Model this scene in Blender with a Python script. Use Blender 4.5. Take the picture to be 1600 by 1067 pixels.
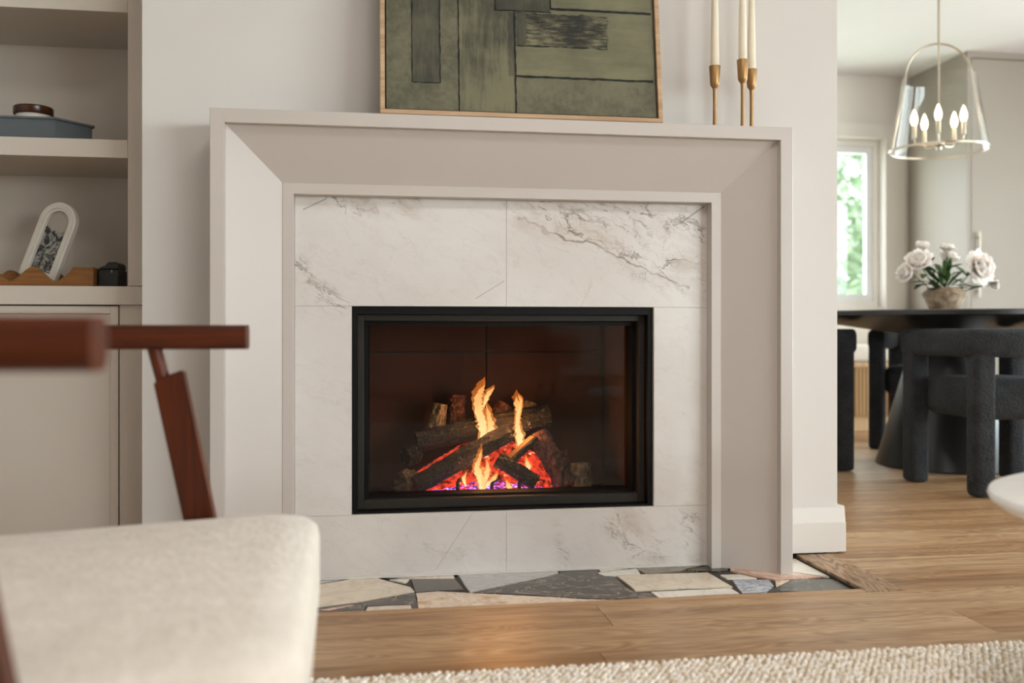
import bpy, bmesh, math, random
import numpy as np
from mathutils import Vector, Matrix
random.seed(7)
PI = math.pi
for o in list(bpy.data.objects): bpy.data.objects.remove(o)
scene = bpy.context.scene
C = scene.collection

# ------------------------------------------------------------------ camera
cd = bpy.data.cameras.new('camera'); cam = bpy.data.objects.new('camera', cd); C.objects.link(cam)
cam.location = (0, 0, 0.67)
cam.rotation_euler = (PI/2, 0, -math.atan(0.155))
cd.sensor_width = 36.0; cd.lens = 33.75
cd.shift_y = -16.5/1600.0
cd.clip_start = 0.02
cd.dof.use_dof = True; cd.dof.focus_distance = 2.78; cd.dof.aperture_fstop = 2.0
scene.camera = cam

# ------------------------------------------------------------------ world, lights, exposure
w = bpy.data.worlds.new('world'); scene.world = w; w.use_nodes = True
bg = w.node_tree.nodes['Background']
bg.inputs[0].default_value = (0.86, 0.93, 1.0, 1); bg.inputs[1].default_value = 5.5
def area(name, loc, rot, sx, sy, power, col):
    l = bpy.data.lights.new(name, 'AREA'); l.shape = 'RECTANGLE'; l.size = sx; l.size_y = sy
    l.energy = power; l.color = col
    o = bpy.data.objects.new(name, l); C.objects.link(o); o.location = loc; o.rotation_euler = rot
    return o
# daylight entering through the three window openings, plus an added unseen patio fill
area('daylight_right', (10.17, -5.6, 1.65), (0, PI/2, 0), 1.7, 5.0, 430, (0.85, 0.94, 1.0))
area('daylight_back', (7.6, -8.67, 1.65), (PI/2, 0, 0), 4.0, 1.7, 350, (0.85, 0.94, 1.0))
area('fill_patio', (5.77, 3.6, 1.15), (0, PI/2, 0), 2.1, 2.6, 175, (0.85, 0.94, 1.0))
area('daylight_dining', (2.9, 6.98, 1.45), (-PI/2, 0, 0), 1.9, 1.2, 26, (0.95, 0.98, 1.0))
vs = scene.view_settings
vs.view_transform = 'Standard'; vs.look = 'None'; vs.gamma = 1.0; vs.exposure = 0.08
vs.use_curve_mapping = False

# ------------------------------------------------------------------ material helpers
class S:
    """a socket with arithmetic"""
    def __init__(s, m, k): s.m = m; s.k = k
    def _b(s, op, o, rev=False):
        n = s.m.nt.nodes.new('ShaderNodeMath'); n.operation = op
        a, b = (o, s) if rev else (s, o)
        s.m.put(n.inputs[0], a); s.m.put(n.inputs[1], b)
        return S(s.m, n.outputs[0])
    def __add__(s, o): return s._b('ADD', o)
    def __radd__(s, o): return s._b('ADD', o)
    def __sub__(s, o): return s._b('SUBTRACT', o)
    def __rsub__(s, o): return s._b('SUBTRACT', o, True)
    def __mul__(s, o): return s._b('MULTIPLY', o)
    def __rmul__(s, o): return s._b('MULTIPLY', o)
    def __truediv__(s, o): return s._b('DIVIDE', o)
    def max(s, o): return s._b('MAXIMUM', o)
    def min(s, o): return s._b('MINIMUM', o)
    def abs(s): return s._b('ABSOLUTE', 0.0)
    def pow(s, o): return s._b('POWER', o)
    def clamp(s): return s.max(0.0).min(1.0)
    def step(s, a, b):
        n = s.m.nt.nodes.new('ShaderNodeMapRange'); n.interpolation_type = 'SMOOTHSTEP'
        s.m.put(n.inputs[0], s); n.inputs[1].default_value = a; n.inputs[2].default_value = b
        return S(s.m, n.outputs[0])

class M:
    def __init__(m, name):
        m.mat = bpy.data.materials.new(name); m.mat.use_nodes = True
        m.nt = m.mat.node_tree; m.p = m.nt.nodes['Principled BSDF']; m.out = m.nt.nodes['Material Output']
    def put(m, inp, v):
        if isinstance(v, S): m.nt.links.new(v.k, inp)
        elif isinstance(v, (tuple, list)) and len(v) == 3 and inp.type == 'RGBA': inp.default_value = (*v, 1)
        else: inp.default_value = v
    def node(m, t, **kw):
        n = m.nt.nodes.new(t)
        for k, v in kw.items(): setattr(n, k, v)
        return n
    def pos(m): return S(m, m.node('ShaderNodeNewGeometry').outputs['Position'])
    def obj(m): return S(m, m.node('ShaderNodeTexCoord').outputs['Object'])
    def rnd(m): return S(m, m.node('ShaderNodeObjectInfo').outputs['Random'])
    def xyz(m, v):
        n = m.node('ShaderNodeSeparateXYZ'); m.put(n.inputs[0], v)
        return S(m, n.outputs[0]), S(m, n.outputs[1]), S(m, n.outputs[2])
    def vec(m, x, y, z):
        n = m.node('ShaderNodeCombineXYZ')
        for i, v in enumerate((x, y, z)): m.put(n.inputs[i], v)
        return S(m, n.outputs[0])
    def scale(m, v, s, off=(0, 0, 0), rot=(0, 0, 0)):
        n = m.node('ShaderNodeMapping'); m.put(n.inputs[0], v)
        n.inputs['Scale'].default_value = s; n.inputs['Location'].default_value = off; n.inputs['Rotation'].default_value = rot
        return S(m, n.outputs[0])
    def vadd(m, a, b):
        n = m.node('ShaderNodeVectorMath', operation='ADD'); m.put(n.inputs[0], a); m.put(n.inputs[1], b); return S(m, n.outputs[0])
    def noise(m, v, s, d=3.0, r=0.55, dist=0.0):
        n = m.node('ShaderNodeTexNoise'); m.put(n.inputs['Vector'], v); n.inputs['Scale'].default_value = s
        n.inputs['Detail'].default_value = d; n.inputs['Roughness'].default_value = r; n.inputs['Distortion'].default_value = dist
        return S(m, n.outputs[0])
    def vor(m, v, s, feature='F1'):
        n = m.node('ShaderNodeTexVoronoi', feature=feature); m.put(n.inputs['Vector'], v); n.inputs['Scale'].default_value = s
        return S(m, n.outputs['Distance'])
    def mix(m, f, a, b):
        n = m.node('ShaderNodeMix', data_type='RGBA')
        m.put(n.inputs[0], f); m.put(n.inputs[6], a); m.put(n.inputs[7], b)
        return S(m, n.outputs[2])
    def bump(m, h, strength=0.3, dist=0.002):
        n = m.node('ShaderNodeBump'); m.put(n.inputs['Height'], h)
        n.inputs['Strength'].default_value = strength; n.inputs['Distance'].default_value = dist
        m.nt.links.new(n.outputs[0], m.p.inputs['Normal'])
    def set(m, **kw):
        for k, v in kw.items(): m.put(m.p.inputs[k.replace('_', ' ')], v)
        return m

def srgb(r, g, b):
    f = lambda c: ((c/255+0.055)/1.055)**2.4 if c > 10 else c/255/12.92
    return (f(r), f(g), f(b))

MATS = {}
def paint(name, col, rough=0.5, grain=0.03):
    m = M(name); p = m.pos()
    n = m.noise(p, 3.0, 2.0)
    d = tuple(c*(1-grain) for c in col); u = tuple(min(1, c*(1+grain)) for c in col)
    m.set(Base_Color=m.mix(n, d, u), Roughness=rough)
    m.bump(m.noise(p, 350.0, 2.0), 0.06, 0.001)
    MATS[name] = m.mat
def plain(name, col, rough=0.5, metal=0.0, **kw):
    m = M(name); p = m.obj(); n = m.noise(p, 30.0, 3.0)
    m.set(Base_Color=m.mix(n, tuple(c*0.92 for c in col), tuple(min(1, c*1.06) for c in col)), Roughness=rough, Metallic=metal, **kw)
    MATS[name] = m.mat
def wood(name, dark, light, axis='x', rough=0.4, scale=1.0, local=True):
    m = M(name); p = m.obj() if local else m.pos()
    sc = {'x': (1.5, 26, 26), 'y': (26, 1.5, 26), 'z': (26, 26, 1.5)}[axis]
    q = m.scale(p, tuple(s*scale for s in sc))
    n = m.noise(q, 1.0, 5.0, 0.6, 1.2); n2 = m.noise(q, 6.0, 2.0)
    f = (n*0.75+n2*0.25).step(0.3, 0.72)
    m.set(Base_Color=m.mix(f, dark, light), Roughness=rough, Specular_IOR_Level=0.3)
    m.bump(n2, 0.08, 0.001)
    MATS[name] = m.mat
def glow(name, col, strength):
    m = M(name); m.set(Base_Color=(0.1, 0.08, 0.06), Emission_Color=col, Emission_Strength=strength); MATS[name] = m.mat
def thin_glass(name, tint=(1, 1, 1), ior=1.45, rough=0.0):
    m = M(name); nt = m.nt
    t = m.node('ShaderNodeBsdfTransparent'); t.inputs[0].default_value = (*tint, 1)
    g = m.node('ShaderNodeBsdfGlossy'); g.inputs['Roughness'].default_value = rough
    ge = m.node('ShaderNodeNewGeometry'); dp = m.node('ShaderNodeVectorMath', operation='DOT_PRODUCT')
    nt.links.new(ge.outputs['Normal'], dp.inputs[0]); nt.links.new(ge.outputs['Incoming'], dp.inputs[1])
    f0 = ((ior-1)/(ior+1))**2
    fr = (1.0-S(m, dp.outputs['Value']).abs()).pow(5.0)*(1-f0)+f0
    mx = m.node('ShaderNodeMixShader')
    nt.links.new(fr.k, mx.inputs[0]); nt.links.new(t.outputs[0], mx.inputs[1]); nt.links.new(g.outputs[0], mx.inputs[2])
    nt.links.new(mx.outputs[0], m.out.inputs[0]); MATS[name] = m.mat
def fabric(name, dark, light, scale=220.0, bump=0.5, rough=0.95, blotch=12.0, sheen=0.2):
    m = M(name); p = m.obj()
    n = m.noise(p, scale, 3.0, 0.7); b = m.noise(p, blotch, 3.0)
    m.set(Base_Color=m.mix((n*0.6+b*0.4).step(0.3, 0.7), dark, light), Roughness=rough, Sheen_Weight=sheen)
    m.bump(n+m.vor(p, scale*0.5)*0.8, bump, 0.004); MATS[name] = m.mat

paint('wall_paint', srgb(223, 217, 211), 0.6)
paint('mantel_paint', srgb(203, 193, 185), 0.38)
paint('cabinet_paint', srgb(212, 201, 188), 0.42)
paint('dining_paint', srgb(216, 209, 201), 0.6)
paint('pantry_paint', srgb(150, 140, 128), 0.5)
paint('ceiling_paint', srgb(222, 218, 216), 0.7)
paint('trim_white', srgb(226, 219, 211), 0.4)
plain('window_frame', srgb(225, 225, 225), 0.4)
plain('black_metal', srgb(9, 9, 9), 0.55, Specular_IOR_Level=0.2)
plain('frame_metal', srgb(42, 37, 31), 0.55, Specular_IOR_Level=0.35)
plain('grate_iron', srgb(22, 20, 19), 0.6)
plain('brass', srgb(166, 130, 86), 0.42, 0.85)
plain('nickel', srgb(196, 184, 166), 0.28, 0.95)
plain('wax', srgb(240, 228, 205), 0.5, Subsurface_Weight=0.15)
plain('black_matte', srgb(18, 17, 17), 0.45)
plain('table_black', srgb(22, 21, 20), 0.36)
plain('table_white', srgb(240, 237, 233), 0.35)
plain('ceramic_white', srgb(225, 218, 205), 0.5)
plain('blue_grey', srgb(96, 103, 106), 0.7)
plain('page', srgb(215, 205, 190), 0.8)
plain('grout', srgb(82, 75, 66), 0.7)
plain('joint_white', srgb(226, 220, 212), 0.7)
plain('soil', srgb(60, 52, 40), 0.9)
plain('petal_heart', srgb(222, 160, 80), 0.7)
plain('leaf', srgb(60, 92, 38), 0.45)
plain('stem', srgb(70, 88, 42), 0.5)
plain('lawn', srgb(120, 150, 80), 0.9)
plain('trunk', srgb(90, 75, 60), 0.9)
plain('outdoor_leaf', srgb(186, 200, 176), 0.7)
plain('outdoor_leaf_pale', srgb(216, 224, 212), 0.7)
plain('amber_wood', srgb(70, 34, 14), 0.25)
wood('oak_frame', srgb(178, 142, 108), srgb(214, 182, 146), 'x', 0.5)
wood('walnut', srgb(56, 20, 3), srgb(98, 40, 9), 'x', 0.4)
wood('walnut_leg', srgb(54, 19, 3), srgb(92, 37, 8), 'z', 0.4)
wood('tray_wood', srgb(120, 76, 36), srgb(164, 112, 62), 'x', 0.5)
wood('bench_oak', srgb(176, 140, 98), srgb(205, 172, 130), 'z', 0.5)
wood('strip_oak', srgb(176, 138, 100), srgb(200, 162, 122), 'x', 0.4)
thin_glass('fire_glass', (0.93, 0.92, 0.9), 1.3)
thin_glass('window_glass', (0.97, 0.99, 0.98), 1.45)
thin_glass('lamp_glass', (0.97, 0.97, 0.96), 1.42)
glow('bulb', (1.0, 0.78, 0.5), 14.0)
glow('opal', (1.0, 0.99, 0.97), 18.0)
fabric('cream_boucle', srgb(212, 199, 185), srgb(234, 223, 210), 150.0, 0.5, blotch=22.0)
fabric('black_boucle', srgb(10, 10, 12), srgb(46, 47, 50), 170.0, 1.0, sheen=0.04)
fabric('bench_cloth', srgb(206, 194, 180), srgb(226, 216, 204), 200.0, 0.2)
fabric('sofa_cloth', srgb(176, 166, 152), srgb(200, 190, 178), 180.0, 0.3)
fabric('rug_base', srgb(170, 146, 116), srgb(214, 194, 168), 90.0, 0.8)

def mat_rug_loop():
    m = M('rug_loop'); p = m.pos()
    f = m.noise(p, 60.0, 2.0).step(0.36, 0.6)
    m.set(Base_Color=m.mix(f, srgb(236, 218, 194), srgb(255, 247, 236)), Roughness=0.95)
    m.bump(m.noise(p, 900.0, 2.0), 0.4, 0.001); MATS['rug_loop'] = m.mat
mat_rug_loop()

def mat_floor():
    m = M('oak_plank'); p = m.pos(); r = m.rnd()
    x, y, z = m.xyz(p)
    q = m.vec(x*1.3+r*37.0, y*22.0+r*91.0, z*10.0)
    n = m.noise(q, 1.0, 5.0, 0.6, 0.8)
    fine = m.noise(m.vec(x*9.0, y*240.0, r*50.0), 1.0, 2.0)
    cath = m.noise(m.vec(x*0.8+r*13.0, y*7.0+r*5.0, r*20.0), 1.0, 2.0, 0.5, 2.5)
    rings = ((cath*16.0)._b('FRACT', 0.0)-0.5).abs()*2.0
    f = (n*0.55+fine*0.25+rings*0.2).step(0.3, 0.72)
    c1 = m.mix(f, srgb(126, 90, 58), srgb(188, 146, 104))
    c2 = m.mix(f, srgb(152, 115, 80), srgb(210, 174, 134))
    col = m.mix(r.step(0.15, 0.85), c1, c2)
    knot = m.noise(m.vec(x*3.0+r*7.0, y*11.0+r*3.0, 0.0), 1.0, 2.0).step(0.70, 0.80)
    col = m.mix(knot*0.5, col, srgb(92, 64, 42))
    m.set(Base_Color=col, Roughness=0.32+n*0.14)
    m.bump(fine*0.6+n*0.4, 0.10, 0.001); MATS['oak_plank'] = m.mat
mat_floor()

def mat_floor_y():
    m = M('oak_border'); p = m.pos(); x, y, z = m.xyz(p)
    n = m.noise(m.vec(x*40.0, y*2.0, 3.0), 1.0, 5.0, 0.6, 0.7)
    cath = m.noise(m.vec(x*14.0, y*1.8, 7.0), 1.0, 2.0, 0.5, 1.6)
    rings = ((cath*13.0)._b('FRACT', 0.0)-0.5).abs()*2.0
    f = (n*0.45+rings*0.55).step(0.12, 0.75)
    m.set(Base_Color=m.mix(f, srgb(104, 72, 46), srgb(184, 146, 108)), Roughness=0.35); MATS['oak_border'] = m.mat
mat_floor_y()

def band(m, x, z, ax, az, bx, bz, wid):
    """1 near the segment a-b, 0 at wid"""
    dx, dz = bx-ax, bz-az; L = dx*dx+dz*dz
    t = (((x-ax)*dx+(z-az)*dz)/L).clamp()
    ex = x-ax-t*dx; ez = z-az-t*dz
    d = (ex*ex+ez*ez).pow(0.5)
    return 1.0-d.step(0.0, wid)

def mat_marble():
    m = M('marble'); p = m.pos(); x, y, z = m.xyz(p)
    big = m.noise(p, 2.2, 4.0, 0.6)
    base = m.mix(big.step(0.3, 0.7), srgb(220, 212, 206), srgb(232, 226, 221))
    base = m.mix(m.noise(p, 14.0, 4.0, 0.65).step(0.55, 0.85)*0.25, base, srgb(206, 190, 176))
    mask = band(m, x, z, 0.46, 1.01, 0.98, 0.83, 0.11).max(band(m, x, z, 0.70, 1.04, 1.0, 0.95, 0.09))
    mask = mask.max(band(m, x, z, -0.12, 1.03, 0.13, 1.01, 0.055)).max(band(m, x, z, -0.19, 0.85, -0.07, 0.735, 0.05))
    mask = mask.max(band(m, x, z, 0.74, 0.12, 0.80, 0.02, 0.10)).max(band(m, x, z, 0.93, 0.15, 0.95, 0.02, 0.045)*0.8)
    mask = mask.max(band(m, x, z, 0.54, 0.12, 0.56, 0.02, 0.035)*0.45).max(band(m, x, z, 0.18, 0.08, 0.26, 0.05, 0.04)*0.4)
    mask = mask.max(0.10)
    w1 = m.noise(p, 6.0, 4.0, 0.6); w2 = m.noise(p, 3.1, 3.0, 0.6)
    along = x*0.90-z*0.43; across = x*0.43+z*0.90
    q = m.vec(along*1.1+w2*0.10, y, across*2.9+w1*0.26+w2*0.2)
    v1 = 1.0-(m.noise(q, 4.6, 6.0, 0.62, 0.3)-0.5).abs().step(0.0, 0.022)
    v2 = 1.0-(m.noise(q, 13.0, 5.0, 0.62, 0.3)-0.5).abs().step(0.0, 0.03)
    cloud = m.noise(q, 6.0, 5.0, 0.66).step(0.40, 0.72)
    brk = m.noise(p, 16.0, 3.0, 0.6).step(0.38, 0.62)
    col = m.mix((mask*cloud*0.85).clamp(), base, srgb(194, 178, 164))
    col = m.mix((mask*v2*brk*0.45).clamp(), col, srgb(150, 132, 116))
    col = m.mix((mask*v1*(0.3+brk*0.7)*0.85).clamp(), col, srgb(112, 98, 86))
    edge = band(m, x+(w1-0.5)*0.10, z+(w1-0.5)*0.10, 0.43, 0.985, 0.93, 0.795, 0.006)*(0.35+brk*0.5)
    col = m.mix(edge.clamp(), col, srgb(140, 120, 104))
    lines = band(m, x, z, 0.91, 0.985, 0.975, 1.03, 0.004).max(band(m, x, z, -0.16, 1.0, -0.10, 1.03, 0.003)).max(band(m, x, z, 0.31, 0.76, 0.39, 0.81, 0.0022)*0.7)
    lines = lines.max(band(m, x, z, 0.20, 0.01, 0.30, 0.16, 0.003)*0.35).max(band(m, x, z, 0.61, 0.74, 0.64, 0.80, 0.002)*0.3)
    col = m.mix(lines*0.7, col, srgb(120, 106, 92))
    specks = m.noise(p, 120.0, 2.0).step(0.70, 0.76)*m.noise(p, 10.0, 2.0).step(0.5, 0.7)
    col = m.mix(specks*0.4, col, srgb(150, 132, 116))
    m.set(Base_Color=col, Roughness=0.28); MATS['marble'] = m.mat
mat_marble()

def stone(name, base, vein, vs_=8.0, amount=0.7, blot=None, width=0.05, stretch=(1, 1, 1)):
    m = M(name); p = m.scale(m.pos(), stretch)
    n = m.noise(p, vs_, 5.0, 0.62, 0.8)
    v = 1.0-(n-0.5).abs().step(0.0, width)
    n2 = m.noise(p, vs_*2.2, 4.0)
    col = m.mix(n2.step(0.3, 0.7), base, tuple(min(1, c*1.1+0.01) for c in base))
    col = m.mix(v*amount, col, vein)
    if blot: col = m.mix(m.noise(p, 14.0, 4.0, 0.6).step(0.52, 0.68)*0.8, col, blot)
    m.set(Base_Color=col, Roughness=0.22); MATS[name] = m.mat
stone('stone_cream', srgb(246, 230, 208), srgb(206, 182, 158), 10, 0.3)
stone('stone_white', srgb(248, 240, 228), srgb(205, 188, 170), 12, 0.3)
stone('stone_pale', srgb(242, 228, 214), srgb(214, 178, 160), 14, 0.4)
stone('stone_grey', srgb(208, 205, 204), srgb(172, 168, 168), 16, 0.6, stretch=(1, 3, 1))
stone('stone_black', srgb(50, 46, 42), srgb(170, 152, 126), 9, 0.8, width=0.028, stretch=(1, 2, 1))
stone('stone_brown', srgb(84, 76, 68), srgb(104, 96, 86), 9, 0.5)
stone('stone_orange', srgb(246, 226, 202), srgb(206, 160, 130), 16, 0.4, srgb(214, 164, 108))
stone('stone_olive', srgb(136, 126, 108), srgb(110, 100, 84), 9, 0.6)
stone('stone_pink', srgb(240, 210, 190), srgb(206, 148, 124), 9, 0.7, width=0.12)
stone('stone_blue', srgb(214, 218, 226), srgb(132, 140, 156), 14, 0.9, width=0.08, stretch=(1, 4, 1))
stone('stone_green', srgb(74, 74, 66), srgb(186, 180, 160), 14, 0.5, width=0.015)

def mat_bark():
    m = M('charred_bark'); p = m.obj()
    q = m.scale(p, (14, 60, 60)); n = m.noise(q, 1.0, 5.0, 0.7, 0.6); n2 = m.noise(p, 90.0, 3.0)
    f = (n*0.7+n2*0.3).step(0.38, 0.68)
    col = m.mix(f, srgb(6, 5, 4), srgb(46, 37, 30))
    col = m.mix(m.noise(p, 60.0, 2.0).step(0.62, 0.72)*0.6, col, srgb(140, 124, 106))
    m.set(Base_Color=col, Roughness=0.6); m.bump(n+n2*0.5, 1.0, 0.02); MATS['charred_bark'] = m.mat
    m = M('pale_bark'); p = m.obj(); n = m.noise(m.scale(p, (30, 30, 90)), 1.0, 5.0, 0.7)
    m.set(Base_Color=m.mix(n.step(0.35, 0.65), srgb(62, 50, 36), srgb(150, 130, 100)), Roughness=0.8); m.bump(n, 0.8, 0.01); MATS['pale_bark'] = m.mat
    m = M('red_bark'); p = m.obj(); n = m.noise(p, 60.0, 5.0, 0.7)
    m.set(Base_Color=m.mix(n.step(0.35, 0.65), srgb(46, 24, 18), srgb(128, 80, 66)), Roughness=0.8); m.bump(n, 0.9, 0.01); MATS['red_bark'] = m.mat
    m = M('split_wood'); p = m.obj(); n = m.noise(m.scale(p, (6, 120, 120)), 1.0, 4.0)
    m.set(Base_Color=m.mix(n.step(0.3, 0.7), srgb(84, 56, 30), srgb(134, 98, 58)), Roughness=0.7); MATS['split_wood'] = m.mat
    # burning embers: they give off their own light
    m = M('embers'); p = m.pos(); x, y, z = m.xyz(p)
    n = m.noise(p, 70.0, 4.0, 0.65); n2 = m.noise(p, 22.0, 3.0)
    heat = (n*0.6+n2*0.5).step(0.44, 0.68)
    hot = (m.noise(p, 48.0, 3.0)).step(0.60, 0.70)
    col = m.mix(hot, (1.0, 0.055, 0.02), (1.0, 0.42, 0.22))
    m.set(Base_Color=srgb(40, 20, 16), Roughness=0.9, Emission_Color=col, Emission_Strength=heat*1.3+hot*1.6+0.03)
    m.bump(n, 1.0, 0.01); MATS['embers'] = m.mat
    m = M('gas_glow'); p = m.pos()
    n = m.noise(m.scale(p, (1, 1, 3)), 38.0, 4.0, 0.65); n2 = m.noise(p, 85.0, 3.0)
    col = m.mix(n.step(0.42, 0.58), (1.0, 0.06, 0.04), (0.34, 0.12, 1.0))
    col = m.mix(n2.step(0.60, 0.70), col, (0.9, 0.75, 1.0))
    m.set(Base_Color=srgb(40, 20, 16), Roughness=0.9, Emission_Color=col, Emission_Strength=(n2.step(0.36, 0.66))*2.2+0.05)
    m.bump(n2, 1.0, 0.01); MATS['gas_glow'] = m.mat
    m = M('panel_brown'); p = m.pos(); n = m.noise(p, 12.0, 4.0)
    m.set(Base_Color=m.mix(n, srgb(44, 18, 8), srgb(62, 27, 12)), Roughness=0.85); MATS['panel_brown'] = m.mat
mat_bark()

def mat_flame():
    for name, c0, c1, e0, e1, t0, t1 in (('flame_soft', (1.0, 0.46, 0.12), (1.0, 0.24, 0.03), 1.0, 0.7, 0.55, 0.3), ('flame', (1.0, 0.80, 0.46), (1.0, 0.52, 0.14), 2.1, -0.9, 0.15, 0.4)):
        m = M(name); nt = m.nt; p = m.obj(); x, y, z = m.xyz(p)      # z runs 0..1 up each flame
        n = m.noise(m.scale(p, (60, 60, 5)), 1.0, 3.0)
        f = (z*1.1+(n-0.5)*0.35).clamp()
        e = m.node('ShaderNodeEmission'); m.put(e.inputs[0], m.mix(f, c0, c1)); m.put(e.inputs[1], e0+f*e1)
        t = m.node('ShaderNodeBsdfTransparent'); mx = m.node('ShaderNodeMixShader')
        m.put(mx.inputs[0], (t0+f*t1+(n-0.5)*0.4).clamp())
        nt.links.new(e.outputs[0], mx.inputs[1]); nt.links.new(t.outputs[0], mx.inputs[2])
        nt.links.new(mx.outputs[0], m.out.inputs[0]); MATS[name] = m.mat
mat_flame()

def mat_canvas(name, dark, light, sc=(60, 60, 60), lo=0.35, hi=0.65):
    m = M(name); p = m.obj()
    weave = m.noise(m.scale(p, (700, 700, 700)), 1.0, 2.0)
    b = m.noise(p, 5.0, 4.0, 0.6); g = m.noise(m.scale(p, sc), 1.0, 4.0, 0.65)
    f = (b*0.55+g*0.3+weave*0.15).step(lo, hi)
    m.set(Base_Color=m.mix(f, dark, light), Roughness=0.8); m.bump(weave+g, 0.4, 0.001); MATS[name] = m.mat
mat_canvas('canvas_green', srgb(84, 82, 66), srgb(122, 118, 94))
mat_canvas('canvas_light', srgb(100, 98, 76), srgb(130, 126, 98), (6, 40, 40))
mat_canvas('canvas_dark', srgb(54, 54, 46), srgb(100, 97, 78), (60, 60, 8))
mat_canvas('canvas_rough', srgb(44, 44, 38), srgb(142, 135, 104), (26, 120, 160), 0.42, 0.6)
mat_canvas('canvas_mid', srgb(68, 68, 56), srgb(124, 119, 93), (90, 90, 8), 0.36, 0.6)
mat_canvas('canvas_black', srgb(14, 15, 13), srgb(34, 34, 28))

def mat_photo():
    m = M('photo_print'); p = m.obj(); x, y, z = m.xyz(p)
    n = m.noise(p, 34.0, 4.0, 0.65, 1.5); ridge = m.noise(m.vec(x*18.0, 0.0, 2.0), 1.0, 3.0)
    sky = (z-0.105-ridge*0.09).step(0.0, 0.01)
    col = m.mix(n.step(0.4, 0.62), srgb(32, 30, 28), srgb(165, 160, 150))
    m.set(Base_Color=m.mix(sky, col, srgb(168, 158, 146)), Roughness=0.3); MATS['photo_print'] = m.mat
mat_photo()
def mat_petal():
    m = M('petal'); d = m.node('ShaderNodeBsdfDiffuse'); t = m.node('ShaderNodeBsdfTranslucent'); mx = m.node('ShaderNodeMixShader')
    n = m.noise(m.pos(), 40.0, 3.0); col = m.mix(n, srgb(255, 244, 236), srgb(255, 253, 250))
    m.put(d.inputs[0], col); m.put(t.inputs[0], col); mx.inputs[0].default_value = 0.45
    m.nt.links.new(d.outputs[0], mx.inputs[1]); m.nt.links.new(t.outputs[0], mx.inputs[2]); m.nt.links.new(mx.outputs[0], m.out.inputs[0]); MATS['petal'] = m.mat
mat_petal()
def mat_vase():
    m = M('stoneware'); p = m.obj(); x, y, z = m.xyz(p)
    n = m.noise(p, 26.0, 4.0, 0.65)
    m.set(Base_Color=m.mix(n.step(0.35, 0.7), srgb(128, 106, 84), srgb(186, 164, 138)), Roughness=0.8); m.bump(n, 0.3, 0.003); MATS['stoneware'] = m.mat
mat_vase()

# ------------------------------------------------------------------ geometry helpers
def tag(o, label=None, cat=None, group=None, kind=None):
    if label: o['label'] = label
    if cat: o['category'] = cat
    if group: o['group'] = group
    if kind: o['kind'] = kind
    return o
def thing(name, loc, label, cat, group=None, rz=0.0):
    o = bpy.data.objects.new(name, None); C.objects.link(o); o.location = loc; o.rotation_euler = (0, 0, rz)
    o.empty_display_size = 0.1
    return tag(o, label, cat, group)

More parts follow.
